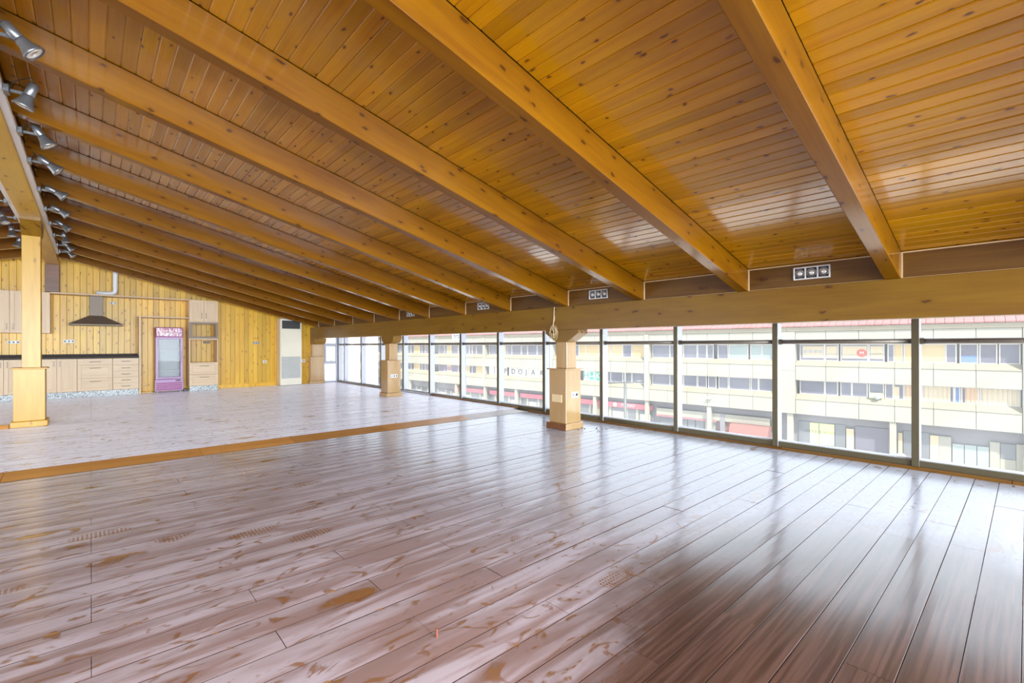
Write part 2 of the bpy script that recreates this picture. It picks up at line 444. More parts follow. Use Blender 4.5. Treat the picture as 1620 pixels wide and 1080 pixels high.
# ------------------------------------------------------------------ mesh building
class MB:
    def __init__(s): s.v, s.f = [], []
    def add(s, vs, fs):
        o = len(s.v)
        s.v += [tuple(p) for p in vs]
        s.f += [tuple(i + o for i in f) for f in fs]
        return s
    def box(s, x0, x1, y0, y1, z0, z1):
        return s.add([(x0,y0,z0),(x1,y0,z0),(x1,y1,z0),(x0,y1,z0),(x0,y0,z1),(x1,y0,z1),(x1,y1,z1),(x0,y1,z1)],
                     [(3,2,1,0),(4,5,6,7),(0,1,5,4),(1,2,6,5),(2,3,7,6),(3,0,4,7)])
    def cbox(s, x0, x1, y0, y1, z0, z1, c=0.004):
        """box with all edges chamfered"""
        L, H = (x0, y0, z0), (x1, y1, z1)
        c = min(c, (x1-x0)*.3, (y1-y0)*.3, (z1-z0)*.3)
        vs, idx = [], {}
        for sx in (0,1):
            for sy in (0,1):
                for sz in (0,1):
                    sg = (sx, sy, sz)
                    for a in range(3):
                        p = [0,0,0]
                        for k in range(3):
                            base = H[k] if sg[k] else L[k]
                            p[k] = base if k == a else base + (-c if sg[k] else c)
                        idx[(sg, a)] = len(vs)
                        vs.append(p)
        fs = []
        for a in range(3):
            b_, c_ = (a+1) % 3, (a+2) % 3
            for sa in (0,1):
                q = []
                for (u, v_) in ((0,0),(1,0),(1,1),(0,1)):
                    sg = [0,0,0]; sg[a] = sa; sg[b_] = u; sg[c_] = v_
                    q.append(idx[(tuple(sg), a)])
                fs.append(tuple(q) if sa else tuple(reversed(q)))
            for u in (0,1):
                for v_ in (0,1):
                    s0 = [0,0,0]; s1 = [0,0,0]
                    s0[a], s1[a] = 0, 1
                    s0[b_] = s1[b_] = u; s0[c_] = s1[c_] = v_
                    q = [idx[(tuple(s0), b_)], idx[(tuple(s1), b_)], idx[(tuple(s1), c_)], idx[(tuple(s0), c_)]]
                    fs.append(tuple(q) if (u ^ v_) == 0 else tuple(reversed(q)))
        for sx in (0,1):
            for sy in (0,1):
                for sz in (0,1):
                    t = [idx[((sx,sy,sz), a)] for a in range(3)]
                    fs.append(tuple(t) if (sx+sy+sz) % 2 == 1 else tuple(reversed(t)))
        return s.add(vs, fs)
    def prism(s, poly, axis, a0, a1):
        """poly: 2D points in the plane of the other two axes (cyclic order), extruded along axis"""
        n = len(poly)
        def P(p, a):
            q = [0,0,0]
            q[axis] = a; q[(axis+1) % 3] = p[0]; q[(axis+2) % 3] = p[1]
            return q
        ar = sum(poly[i][0]*poly[(i+1)%n][1]-poly[(i+1)%n][0]*poly[i][1] for i in range(n))
        if ar < 0: poly = poly[::-1]
        vs = [P(p, a0) for p in poly] + [P(p, a1) for p in poly]
        fs = [tuple(reversed(range(n))), tuple(range(n, 2*n))]
        fs += [(i, (i+1) % n, n + (i+1) % n, n + i) for i in range(n)]
        return s.add(vs, fs)
    def cyl(s, p0, p1, r0, r1=None, n=14, caps=True):
        r1 = r0 if r1 is None else r1
        p0, p1 = Vector(p0), Vector(p1)
        d = (p1 - p0).normalized()
        u = d.orthogonal().normalized()
        v_ = d.cross(u)
        vs = []
        for p, r in ((p0, r0), (p1, r1)):
            for i in range(n):
                a = 2*math.pi*i/n
                vs.append(p + (u*math.cos(a) + v_*math.sin(a))*r)
        fs = [(i, (i+1) % n, n+(i+1) % n, n+i) for i in range(n)]
        if caps: fs += [tuple(reversed(range(n))), tuple(range(n, 2*n))]
        return s.add(vs, fs)
    def revolve(s, p0, d, prof, n=18):
        """prof: (distance along d, radius)"""
        p0, d = Vector(p0), Vector(d).normalized()
        u = d.orthogonal().normalized(); v_ = d.cross(u)
        vs, fs = [], []
        for (h, r) in prof:
            for i in range(n):
                a = 2*math.pi*i/n
                vs.append(p0 + d*h + (u*math.cos(a)+v_*math.sin(a))*max(r, 1e-4))
        for k in range(len(prof)-1):
            for i in range(n):
                fs.append((k*n+i, k*n+(i+1)%n, (k+1)*n+(i+1)%n, (k+1)*n+i))
        fs.append(tuple(reversed(range(n))))
        fs.append(tuple(range((len(prof)-1)*n, len(prof)*n)))
        return s.add(vs, fs)
    def tube(s, pts, r, n=6):
        pts = [Vector(p) for p in pts]
        vs, fs = [], []
        up = Vector((0.13, 0.31, 0.94)).normalized()
        for k, p in enumerate(pts):
            d = (pts[min(k+1, len(pts)-1)] - pts[max(k-1, 0)]).normalized()
            u = d.cross(up)
            u = u.normalized() if u.length > 1e-3 else d.orthogonal().normalized()
            v_ = d.cross(u)
            for i in range(n):
                a = 2*math.pi*i/n
                vs.append(p + (u*math.cos(a)+v_*math.sin(a))*r)
        for k in range(len(pts)-1):
            for i in range(n):
                fs.append((k*n+i, k*n+(i+1)%n, (k+1)*n+(i+1)%n, (k+1)*n+i))
        fs += [tuple(reversed(range(n))), tuple(range((len(pts)-1)*n, len(pts)*n))]
        return s.add(vs, fs)
    def ring(s, x0, x1, z0, z1, t, y0, y1):
        """rectangular frame in the XZ plane, bars t wide"""
        s.cbox(x0, x0+t, y0, y1, z0, z1, .002); s.cbox(x1-t, x1, y0, y1, z0, z1, .002)
        s.cbox(x0+t, x1-t, y0, y1, z0, z0+t, .002); s.cbox(x0+t, x1-t, y0, y1, z1-t, z1, .002)
        return s
    def mesh(s, name, mat, smooth_=False, center=True):
        if center:
            lo = [min(p[k] for p in s.v) for k in range(3)]; hi = [max(p[k] for p in s.v) for k in range(3)]
            c = Vector([(a+b)/2 for a, b in zip(lo, hi)])
        else: c = Vector((0,0,0))
        me = bpy.data.meshes.new(name)
        me.from_pydata([tuple(Vector(p)-c) for p in s.v], [], s.f)
        me.materials.append(mat)
        if smooth_:
            for p in me.polygons: p.use_smooth = True
        me.update()
        return me, c

def origin(o):
    """where a parent's local origin lies in build coordinates"""
    return Vector(o.get('_o', (0,0,0)))

def link(name, me, parent=None, loc=(0,0,0), rot=None):
    o = bpy.data.objects.new(name, me)
    COL.objects.link(o)
    if parent is not None: o.parent = parent
    o.location = loc
    if rot: o.rotation_euler = rot
    return o

ORG = {}
def part(name, mb, mat, parent=None, smooth_=False, label=None, rot=None):
    me, c = mb.mesh(name, mat, smooth_)
    o = bpy.data.objects.new(name, me)
    COL.objects.link(o)
    po = ORG.get(parent.name, Vector((0,0,0))) if parent is not None else Vector((0,0,0))
    if parent is not None: o.parent = parent
    o.location = c - po
    ORG[o.name] = c
    if label: o['label'] = label
    return o
def tag(o, label, cat, group=None):
    o['label'] = label; o['category'] = cat; o['kind'] = 'thing'
    if group: o['group'] = group
    return o
def thing(name, label, cat, loc, group=None):
    o = bpy.data.objects.new(name, None)
    COL.objects.link(o)
    o.location = loc
    o.empty_display_size = 0.1
    ORG[o.name] = Vector(loc)
    return tag(o, label, cat, group)
def struct(o):
    o['kind'] = 'structure'
    return o
def stuff(o):
    o['kind'] = 'stuff'
    return o
def bx(*a): return MB().box(*a)
def cb(*a, c=0.004): return MB().cbox(*a, c)

ORD = ['first', 'second', 'third', 'fourth', 'fifth', 'sixth', 'seventh', 'eighth', 'ninth', 'tenth', 'eleventh', 'twelfth', 'thirteenth', 'fourteenth']
S = 0.038                                   # height of the raised far floor
SL = 0.2524; AL = math.atan(SL)             # roof slope
def zr(x): return 3.15 - SL * x             # rafter underside
def zc(x): return 3.39 - SL * x             # ceiling underside
XR = -0.6625                                # ridge line
YB = 15.47                                  # kitchen wall
RY = [0.745 + 1.277 * k for k in range(-3, 12)]   # near faces of the rafters
RW = 0.115

# ------------------------------------------------------------------ floor
fl = struct(part('floor', bx(-7.4, 6.3, -3.2, 6.42, -0.30, -0.016), M['subfloor']))
PW = 0.157
def plank_poly(wd, t=0.015, c=0.0009):
    h = wd/2
    return [(-h, -t), (h, -t), (h, -.0022), (h-.0012, -.0012), (h*.55, -.0003), (0, 0), (-h*.55, -.0003), (-h+.0012, -.0012), (-h, -.0022)]
plank_cache = {}
def plank(parent, x0, x1, yc, ztop, mat, key):
    L = round(x1-x0, 3)
    if (L, key) not in plank_cache:
        me = bpy.data.meshes.new('floor_plank')
        mb = MB().prism(plank_poly(PW-0.0026), 0, -L/2, L/2)
        me.from_pydata(mb.v, [], mb.f); me.materials.append(mat)
        plank_cache[(L, key)] = me
    o = link('floor_plank', plank_cache[(L, key)], parent)
    dz = random.uniform(-0.0012, 0.0012)
    o.location = Vector(((x0+x1)/2, yc, ztop+dz)) - ORG[parent.name]
    o.rotation_euler = (random.uniform(-0.003, 0.003), 0, 0)
    return o
breaks = [[0.0, 2.2, 4.4], [1.1, 3.3, 5.2], [1.65, 3.9], [0.0, 1.65, 4.0], [0.6, 2.75, 5.0]]
y = 6.30 - PW/2
row = 0
while y > -0.75:
    bs = [b for b in breaks[(row*3 + (row//4)) % 5]]
    xs = [-1.1] + [b for b in bs if b > -1.0] + [6.13]
    for a, b in zip(xs[:-1], xs[1:]):
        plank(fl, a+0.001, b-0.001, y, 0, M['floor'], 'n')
    y -= PW; row += 1
rest = MB()
yy = 6.30
while yy > -3.1:
    rest.prism([(yy-PW+.003, -0.015), (yy, -0.015), (yy, 0), (yy-PW+.003, 0)], 0, -7.4, -1.102)
    if yy - PW < y + PW/2 - 0.01: rest.prism([(yy-PW+.003, -0.015), (yy, -0.015), (yy, 0), (yy-PW+.003, 0)], 0, -1.1, 6.13)
    yy -= PW
stuff(part('floor_planks', rest, M['floor'], fl))

ff = struct(part('floor', bx(-7.4, 6.3, 6.56, YB+0.3, -0.30, S-0.016), M['subfloor']))
y = 6.60 + PW/2
row = 0
while y < 10.7:
    bs = breaks[(row*2 + (row//3)) % 5]
    xs = [-2.2] + bs + [6.13]
    for a, b in zip(xs[:-1], xs[1:]):
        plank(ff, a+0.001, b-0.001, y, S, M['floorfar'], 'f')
    y += PW; row += 1
yfar = y - PW/2
rest = MB()
yy = 6.60
while yy < YB:
    if yy < yfar - .01: rest.prism([(yy, S-.015), (yy+PW-.003, S-.015), (yy+PW-.003, S), (yy, S)], 0, -7.4, -2.202)
    else:
        for a, b in ((-7.4, -2.2), (-2.197, 0.0), (0.003, 2.2), (2.203, 4.4), (4.403, 6.13)):
            rest.prism([(yy, S-.015), (yy+PW-.003, S-.015), (yy+PW-.003, S), (yy, S)], 0, a, b)
    yy += PW
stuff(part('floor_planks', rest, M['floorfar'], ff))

# sloping nosing of the low step
st = None
segs = [(-7.4, -0.62), (-0.617, 0.95), (0.953, 1.95), (1.953, 3.25), (3.253, 4.75)]
st = struct(part('trim_1', MB().prism([(6.305, 0.0), (6.60, 0.0), (6.60, S), (6.585, S)], 0, -7.4, -0.62), M['step']))
for a, b in segs[1:]:
    part('nosing_board', MB().prism([(6.305, 0.0), (6.60, 0.0), (6.60, S), (6.585, S)], 0, a, b), M['step'], st)
M['dustystep'] = plain('dust covered nosing', (0.58, 0.52, 0.50), 0.4, noise=0.08, nscale=6)
nb = MB().prism([(6.305, 0.0), (6.60, 0.0), (6.60, S), (6.585, S)], 0, 4.753, 5.62)
part('nosing_board', nb, M['dustystep'], st, label='dust-whitened board of the step nosing')
nb = MB().add([(5.623,6.305,0),(6.12,6.305,0),(6.05,6.60,0),(5.623,6.60,0),(5.623,6.585,S),(5.96,6.585,S),(5.95,6.60,S),(5.623,6.60,S)],
              [(3,2,1,0),(4,5,6,7),(0,1,5,4),(1,2,6,5),(2,3,7,6),(3,0,4,7)])
part('nosing_board', nb, M['dustystep'], st, label='dust-whitened end board of the step nosing')
struct(part('trim_2', MB().prism([(10.04, S), (10.14, S), (10.14, S+.05), (10.08, S+.05)], 0, -7.4, -0.9), M['step']))

# ------------------------------------------------------------------ ceiling
T = 0.05
ce = MB()
x0, x1 = XR, 6.45
ce.prism([(zc(x0)+0.022, x0), (zc(x1)+0.022, x1), (zc(x1)+0.25, x1), (zc(x0)+0.25, x0)], 1, -5.6, YB+0.35)  # front overhang, out of view, extended to keep sun out of the opening
xl0 = 2*XR - x1
ce.prism([(zc(x0)+0.022, x0), (zc(x1)+0.022, xl0), (zc(x1)+0.25, xl0), (zc(x0)+0.25, x0)], 1, -5.6, YB+0.35)
ceil = struct(part('ceiling', ce, M['infill']))
BW = 0.0895
def board_poly(wd, t=0.022, c=0.007, c2=0.004):
    # x across, z up (underside at z=0), chamfered to a vee groove
    h = wd/2
    return [(0, -h+c), (0, h-c), (c2, h), (t, h), (t, -h), (c2, -h)]
bl = BW/math.cos(AL)
def board_mesh(L):
    mb = MB().prism(board_poly(bl-0.0012), 1, -L/2, L/2)
    me = bpy.data.meshes.new('ceiling_board')
    me.from_pydata(mb.v, [], mb.f); me.materials.append(M['ceil'])
    return me
bm_ = board_mesh(1.277-RW-0.004)
NB = int((5.62 - (-0.545))/BW)
nparts = 0
restc = MB()
def slope_board(mb, xc, ya, yb, mirror=False):
    co, si = math.cos(AL), math.sin(AL)
    pts = []
    for (z_, x_) in board_poly(bl-0.0012):
        X = xc + x_*co + z_*si
        Z = zc(xc) - x_*si + z_*co
        if mirror: X = 2*XR - X
        pts.append((Z, X))
    mb.prism(pts, 1, ya, yb)
for k in range(len(RY)):
    ya = RY[k] + RW + 0.002
    yb = RY[k+1] - 0.002 if k+1 < len(RY) else YB
    inview = 2 <= k <= 6
    for i in range(NB):
        xc = -0.50 + BW*i
        # the boards that show largest are single pieces
        if 2 <= k <= 5 and nparts < 285 or (k == 6 and 4.0 < xc < 4.3):
            o = link('ceiling_board', bm_, ceil)
            o.location = Vector((xc, (ya+yb)/2, zc(xc) + random.uniform(0, 0.0015))) - ORG[ceil.name]
            o.rotation_euler = (0, AL, 0)
            nparts += 1
        else:
            slope_board(restc, xc, ya, yb)
stuff(part('ceiling_boards', restc, M['ceil'], ceil))
restl = MB()
for i in range(0, 72):
    xc = -0.50 + BW*i
    slope_board(restl, xc, -3.2, YB, True)
stuff(part('ceiling_boards', restl, M['ceil'], ceil))

# rafters
L = (6.22 + 0.545)/math.cos(AL)
mb = MB().cbox(0, L, -RW/2, RW/2, 0, 0.24*math.cos(AL)-0.001, 0.005)
raf_me = bpy.data.meshes.new('rafter'); raf_me.from_pydata(mb.v, [], mb.f); raf_me.materials.append(M['rafter'])
for k, yn in enumerate(RY):
    o = link('rafter', raf_me, None, (-0.545, yn+RW/2, zr(-0.545)), (0, AL, 0))
    n = k - 3
    if n >= 0:
        lab = {0: 'big orange pine rafter crossing the top right corner, nearest the camera',
               1: 'second orange pine rafter from the camera, ending left of the first three-lamp fitting',
               2: 'third orange pine rafter from the camera, ending right of the second three-lamp fitting',
               3: 'fourth orange pine rafter from the camera, resting on the eaves beam above the cable coil'}.get(n,
               '%s orange pine rafter counted from the camera towards the kitchen' % ORD[n])
        if n == 11: lab = 'last orange pine rafter, running just in front of the kitchen wall'
    else:
        lab = '%s orange pine rafter behind the camera position' % ORD[-n-1]
    tag(o, lab, 'rafter', 'right slope rafters')
for k, yn in enumerate(RY):
    o = link('rafter', raf_me, None, (2*XR+0.545, yn+RW/2, zr(-0.545)), (0, AL, math.pi))
    n = len(RY) - 1 - k
    tag(o, '%s orange rafter from the kitchen wall on the roof slope left of the ridge beam' % ORD[n] if n < 14 else 'farthest orange rafter from the kitchen wall on the left slope', 'rafter', 'left slope rafters')

# ridge beam and eaves beam
rb = part('ridge_beam', cb(-0.78, -0.545, -3.2, YB, 3.17, 3.50, c=0.008), M['ridge'])
tag(rb, 'deep yellow pine ridge beam carrying the track of spotlights', 'beam')
eb = part('eaves_beam', MB().prism([(1.477, 5.238), (1.477, 5.446), (1.481, 5.45), (zr(5.45)-.002, 5.45), (zr(5.236)-.002, 5.238), (zr(5.236)-.006, 5.234), (1.481, 5.234)], 1, -3.2, YB), M['beam'])
tag(eb, 'long horizontal pine beam over the window wall on short columns', 'beam')

# ------------------------------------------------------------------ walls
wb = struct(part('wall_back', bx(-7.4, 5.62, YB+0.02, YB+0.25, -0.2, 3.3), M['infill']))
px = -4.2
wpl = 0.118
while px < 5.6:
    xa, xb = px, min(px+wpl, 5.62)
    def zt(x): return (zc(x) if x > XR else zc(2*XR-x)) - 0.004
    h = (xa+xb)/2
    mb = MB()
    c = 0.006; g = 0.0008
    zb = S
    za_, zb_ = zt(xa), zt(xb)
    Yf = YB; 
    # cross-section in x-y with vee edges, top cut along the roof slope
    sec = [(xa+g, Yf+0.019), (xa+g, Yf+c*.7), (xa+g+c, Yf), (xb-g-c, Yf), (xb-g, Yf+c*.7), (xb-g, Yf+0.019)]
    n = len(sec)
    vs = [(p[0], p[1], zb) for p in sec] + [(p[0], p[1], za_ + (zb_-za_)*(p[0]-xa)/(xb-xa)) for p in sec]
    fs = [tuple(range(n)), tuple(reversed(range(n, 2*n)))] + [(i, n+i, n+(i+1) % n, (i+1) % n) for i in range(n)]
    mb.add(vs, fs)
    part('wall_plank', mb, M['wallpine'], wb)
    px += wpl
struct(part('baseboard_back', cb(2.62, 4.19, YB-0.016, YB, S, S+0.10), M['wallpine']))
# left wall and front wall (behind the camera): low parapets, piers and lintels round wide openings
wl = MB().box(-7.6, -7.4, -3.4, YB+.2, -0.3, 0.12).box(-7.6, -7.4, -3.4, YB+.2, 1.62, 2.0)
for yy in (-3.4, 1.2, 5.8, 10.4, 15.2): wl.box(-7.6, -7.4, yy, yy+0.25, 0.12, 1.62)
struct(part('wall_left', wl, M['wallpine']))
wf = MB().box(-7.4, 6.3, -3.4, -3.2, -0.3, 0.2)
wf.prism([(2.8, -6.9), (2.8, 5.55), (1.9, 5.55), (zc(5.55)+.1, 5.55), (zc(XR)+.1, XR), (zc(5.55)+.1, -6.9)], 1, -3.4, -3.2)
for xx in (-7.4, -4.2, -1.0, 2.2, 5.4): wf.box(xx, xx+.2, -3.4, -3.2, 0.2, 2.8 if xx < 5 and xx > -7 else 1.9)
struct(part('wall_front', wf, M['wallpine']))

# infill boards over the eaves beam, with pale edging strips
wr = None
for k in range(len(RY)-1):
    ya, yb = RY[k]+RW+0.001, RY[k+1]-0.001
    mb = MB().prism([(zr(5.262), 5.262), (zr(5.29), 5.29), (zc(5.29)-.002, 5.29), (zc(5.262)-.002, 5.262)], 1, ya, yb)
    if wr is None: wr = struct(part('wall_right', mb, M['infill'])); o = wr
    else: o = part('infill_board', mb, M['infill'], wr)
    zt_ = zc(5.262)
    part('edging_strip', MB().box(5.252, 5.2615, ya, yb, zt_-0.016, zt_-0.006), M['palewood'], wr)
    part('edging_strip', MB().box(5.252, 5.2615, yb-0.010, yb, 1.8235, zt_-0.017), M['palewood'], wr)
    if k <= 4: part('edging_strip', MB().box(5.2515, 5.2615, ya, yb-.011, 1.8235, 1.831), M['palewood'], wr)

# ------------------------------------------------------------------ window wall
XW = 6.13
ZT = 1.80
MY = [-3.11 + 1.29*k for k in range(15)] + [YB-0.03]
widx = 0
for k in range(len(MY)-1):
    y0, y1 = MY[k], MY[k+1]
    zf = 0.0 if y1 < 6.5 else (S if y0 > 6.3 else 0.0)
    widx += 1
    mull = cb(XW, XW+0.135, y1-0.029, y1+0.029, 0.0, ZT, c=0.003)
    wn = struct(part('window_%d' % widx, mull, M['alu']))
    part('shaded_face', cb(XW-0.008, XW-0.0005, y1-0.030, y1+0.030, 0.0, ZT, c=0.002), M['alud'], wn)  # backlit room face of the mullion, its shade painted as a dark cap
    part('bottom_rail', cb(XW+0.012, XW+0.055, y0+.029, y1-.029, zf, 0.085), M['alud'], wn)
    part('inner_ledge', cb(XW+0.056, XW+0.112, y0+.029, y1-.029, zf, 0.098), M['ledge'], wn)
    part('top_rail', cb(XW+0.05, XW+0.135, y0+.029, y1-.029, 1.72, ZT), M['alu'], wn)
    part('tube_rail', MB().cyl((XW+0.05, y0+.029, 1.283), (XW+0.05, y1-.029, 1.283), 0.026, n=16), M['rail'], wn, True)
    part('rail_collar', MB().cyl((XW+0.05, y1-.06, 1.283), (XW+0.05, y1-.0295, 1.283), 0.032, n=16), M['alud'], wn)
    part('pane', bx(XW+0.114, XW+0.122, y0+.029, y1-.029, 0.05, 1.72), M['glass'], wn)
# quarter-round beading along the foot of the glazing, in lengths
bb = None
cuts = [-3.2, -1.5, 0.1, 1.98, 3.6, 5.15, 6.30]
for a, b in zip(cuts[:-1], cuts[1:]):
    q = [(0.0, XW-0.046)] + [(0.030*math.sin(t), XW-0.010-0.036*math.cos(t)) for t in (R(15), R(35), R(55), R(75), R(90))] + [(0.030, XW+0.01), (0.0, XW+0.01)]
    mb = MB().prism(q, 1, a, b-0.004)
    if bb is None: bb = struct(part('baseboard_right', mb, M['golden']))
    else: part('beading_strip', mb, M['golden'], bb)
cuts = [6.60, 7.7, 9.75]
for a, b in zip(cuts[:-1], cuts[1:]):
    q = [(S, XW-0.046)] + [(S+0.030*math.sin(t), XW-0.010-0.036*math.cos(t)) for t in (R(15), R(35), R(55), R(75), R(90))] + [(S+0.030, XW+0.01), (S, XW+0.01)]
    part('beading_strip', MB().prism(q, 1, a, b-0.004), M['golden'], bb)
part('sill_channel', cb(XW-0.05, XW+0.01, 9.75, 11.2, S, S+0.035), M['alu'], bb, label='bare grey metal channel where the beading is missing')
part('beading_strip', cb(XW-0.06, XW+0.01, 11.21, YB-.06, S, S+0.03), M['golden'], bb)

# end window beside the corner column
xa, xb = 5.64, 6.12
wn = struct(part('window_16', MB().ring(xa, xb, S, 1.80, 0.05, YB-0.02, YB+0.06), M['alu']))
part('transom', cb(xa+.05, xb-.05, YB-0.02, YB+0.05, 1.26, 1.32), M['alu'], wn)
sash = part('sash', MB().ring(xa+.051, xb-.051, 0.70, 1.259, 0.04, YB-0.045, YB+0.01), M['alu'], wn)
part('pane', bx(xa+.092, xb-.092, YB-.02, YB-.014, 0.74, 1.22), M['glass'], sash)
part('handle', cb(5.86, 5.92, YB-.075, YB-.046, 0.735, 0.75), M['alud'], sash)
part('middle_rail', cb(xa+.05, xb-.05, YB-0.02, YB+0.05, 0.64, 0.699), M['alu'], wn)
part('pane', bx(xa+.05, xb-.05, YB+.02, YB+.026, S+.05, 0.64), M['glass'], wn)
part('pane', bx(xa+.05, xb-.05, YB+.02, YB+.026, 1.32, 1.75), M['glass'], wn)
part('corner_post', cb(6.12, 6.30, YB-0.03+.03, YB+0.07, 0, ZT), M['alud'], wn)

# ------------------------------------------------------------------ columns
def bracket_poly(yc, half_top, half_bot, z0, z1, rounded):
    if not rounded:
        return [(yc-half_bot, z0), (yc+half_bot, z0), (yc+half_top, z1-0.05), (yc+half_top, z1), (yc-half_top, z1), (yc-half_top, z1-0.05)]
    pts = []
    h = z1-0.035-z0; wd = half_top-half_bot
    for i in range(9):
        a = math.pi/2*i/8
        pts.append((yc+half_bot+wd*math.sin(a), z0+h*(1-math.cos(a))))
    pts.append((yc+half_top, z1))
    left = [(2*yc-p[0], p[1]) for p in pts][::-1]
    return pts + left
def column(label, xb, yb_, zf, bw, bd, boxtop, px0, px1, py0, py1, soff, zb0, half, rounded, plinth_mat=None, ymax=None):
    """box base with plinth and cap, slimmer post, bracket under the beam"""
    x0, x1, y0, y1 = xb, xb+bw, yb_, yb_+bd
    pm = plinth_mat or M['box']
    t = thing('wooden_column', label, 'column', ((x0+x1)/2, (y0+y1)/2, zf))
    part('base_casing', cb(x0, x1, y0, y1, zf+0.095, boxtop, c=0.004), M['box'], t)
    yo = y1+.03 if ymax is None else min(y1+.03, ymax)
    part('cap_moulding', cb(x0-.03, x1+.03, y0-.03, yo, boxtop, boxtop+0.018), M['box'], t)
    part('plinth', cb(x0-.03, x1+.03, y0-.03, yo, zf, zf+0.094, c=0.008), M['box'], t)
    if plinth_mat: part('plinth_board', cb(x0-.042, x0-.0305, y0-.03, yo, zf, zf+0.094, c=0.004), plinth_mat, t, label='dark red-brown stained plinth board')
    part('post', cb(px0, px1, py0, py1, boxtop+0.018, zb0, c=0.004), M['box'], t)
    yc = (py0+py1)/2
    poly = bracket_poly(yc, half, (py1-py0)/2, zb0, soff, rounded)
    if ymax is not None: poly = [(min(p[0], ymax), p[1]) for p in poly]
    part('bracket', MB().prism(poly, 0, px0, px1), M['beam'], t)
    return t
column('short timber column under the beam with coiled cable, box base', 5.165, 4.54, 0.0, 0.335, 0.335, 0.885, 5.236, 5.448, 4.585, 4.80, 1.4765, 1.295, 0.325, False, M['redwood'])
column('middle timber column on the raised far floor under the eaves beam', 5.165, 10.07, S, 0.335, 0.335, 0.885, 5.236, 5.448, 10.12, 10.33, 1.4765, 1.29, 0.30, True)
column('corner timber column at the kitchen wall beside the end window', 5.165, 15.24, S, 0.42, 0.215, 0.885, 5.236, 5.60, 15.28, YB-.002, 1.4765, 1.29, 0.30, True, ymax=YB-.002)
# tall column under the ridge
t = thing('ridge_column', 'tall yellow timber column under the ridge beam in front of kitchen', 'column', (-0.685, 10.22, S))
part('base_casing', cb(-0.854, -0.517, 10.06, 10.40, S+0.09, 0.905, c=0.004), M['post'], t)
part('cap_moulding', cb(-0.884, -0.487, 10.03, 10.43, 0.905, 0.925), M['post'], t)
part('plinth', cb(-0.884, -0.487, 10.03, 10.43, S, S+0.089, c=0.008), M['post'], t)
part('post', cb(-0.768, -0.565, 10.11, 10.33, 0.925, 2.92, c=0.004), M['post'], t)
part('capital', MB().prism(bracket_poly(10.22, 0.33, 0.12, 2.92, 3.1695, False), 0, -0.772, -0.553), M['beam'], t)
wp = part('wall_post', cb(-0.79, -0.545, YB-.14, YB-.001, 2.52, 3.1695), M['redwood'])
tag(wp, 'dark reddish post stub under the far end of the ridge beam', 'post')

# ------------------------------------------------------------------ outlets
def outlet(label, x0, x1, z0, z1, yf, n=2, mat='white'):
    t = thing('wall_outlet', label, 'outlet', ((x0+x1)/2, yf, (z0+z1)/2), 'wall outlets')
    part('plate', cb(x0, x1, yf-.012, yf-.0005, z0, z1), M[mat], t)
    wd = (x1-x0)/n
    for i in range(n):
        xc = x0+wd*(i+.5)
        part('socket', MB().cyl((xc, yf-.0135, (z0+z1)/2), (xc, yf-.0121, (z0+z1)/2), min(wd, z1-z0)*.30, n=16), M['black' if mat != 'white' or i else 'inkgrey'], t)
    return t
outlet('white double outlet on the box base of the nearest column', 5.275, 5.43, 0.465, 0.555, 4.54, 2)
outlet('white triple outlet on the box base of the middle column', 5.235, 5.42, 0.49, 0.565, 10.07, 3)
outlet('steel outlet plate on the boards left of the tall ridge column', -1.40, -1.20, 1.305, 1.375, YB, 3, 'steel')
outlet('steel double outlet above worktop between ridge column and cooker hood', -0.49, -0.285, 1.325, 1.405, YB, 3, 'steel')
outlet('small steel outlet high on the boards right of the hood chimney', 0.365, 0.48, 2.295, 2.36, YB, 2, 'steel')
outlet('steel outlet on bare boarding left of the cream heater', 3.58, 3.76, 1.30, 1.37, YB, 3, 'steel')
outlet('white switch low on bare boarding left of the heater', 3.85, 3.95, 0.725, 0.81, YB, 1)
outlet('white switch plate between the heater and the corner column', 4.98, 5.08, 0.72, 0.82, YB, 1)
outlet('dark outlet at the back of the oven tower opening', 2.33, 2.50, 1.315, 1.385, YB, 2, 'redwood')
bpn = part('blank_plate', cb(5.153, 5.1645, 4.615, 4.815, 0.40, 0.515), M['palewood'])
tag(bpn, 'blank wooden cover plate on the dark side of the nearest column', 'plate')

# ------------------------------------------------------------------ three-lamp fittings
def triple(label, yc):
    zc_ = 1.957
    X = 5.2605
    t = thing('downlight_fitting', label, 'light fitting', (X, yc, zc_-.085), 'three-lamp fittings above the beam')
    hw, hh = 0.157, 0.062
    fr = MB()
    b = 0.012
    fr.cbox(X-.022, X-.0005, yc-hw, yc+hw, zc_-hh, zc_-hh+b, .002).cbox(X-.022, X-.0005, yc-hw, yc+hw, zc_+hh-b, zc_+hh, .002)
    for yy in (yc-hw+b/2, yc-hw/3, yc+hw/3, yc+hw-b/2): fr.cbox(X-.022, X-.0005, yy-b/2, yy+b/2, zc_-hh+b, zc_+hh-b, .002)
    part('frame', fr, M['white'], t)
    part('back_box', bx(X-.006, X-.0006, yc-hw+b, yc+hw-b, zc_-hh+b, zc_+hh-b), M['black'], t)
    for i in (-1, 0, 1):
        yy = yc + i*hw*2/3*0.98
        d = Vector((-1, 0.12*i, -0.25)).normalized()
        p = Vector((X-.0065, yy, zc_))
        lamp = part('lamp', MB().revolve(p, (-1, 0, 0), [(0, .040), (.006, .044), (.012, .044), (.013, .038), (.004, .026), (.004, .001)], 20), M['spot'], t, True)
        part('bulb', MB().revolve(p + Vector((-.004, 0, 0)), (-1, 0, -.1), [(0, .026), (.006, .024), (.010, .014), (.011, .001)], 16), M['lens'], lamp, True)
triple('white framed three-lamp fitting nearest the camera, above the window beam', 1.426)
triple('white framed three-lamp fitting right of the coiled cable, above the beam', 4.016)
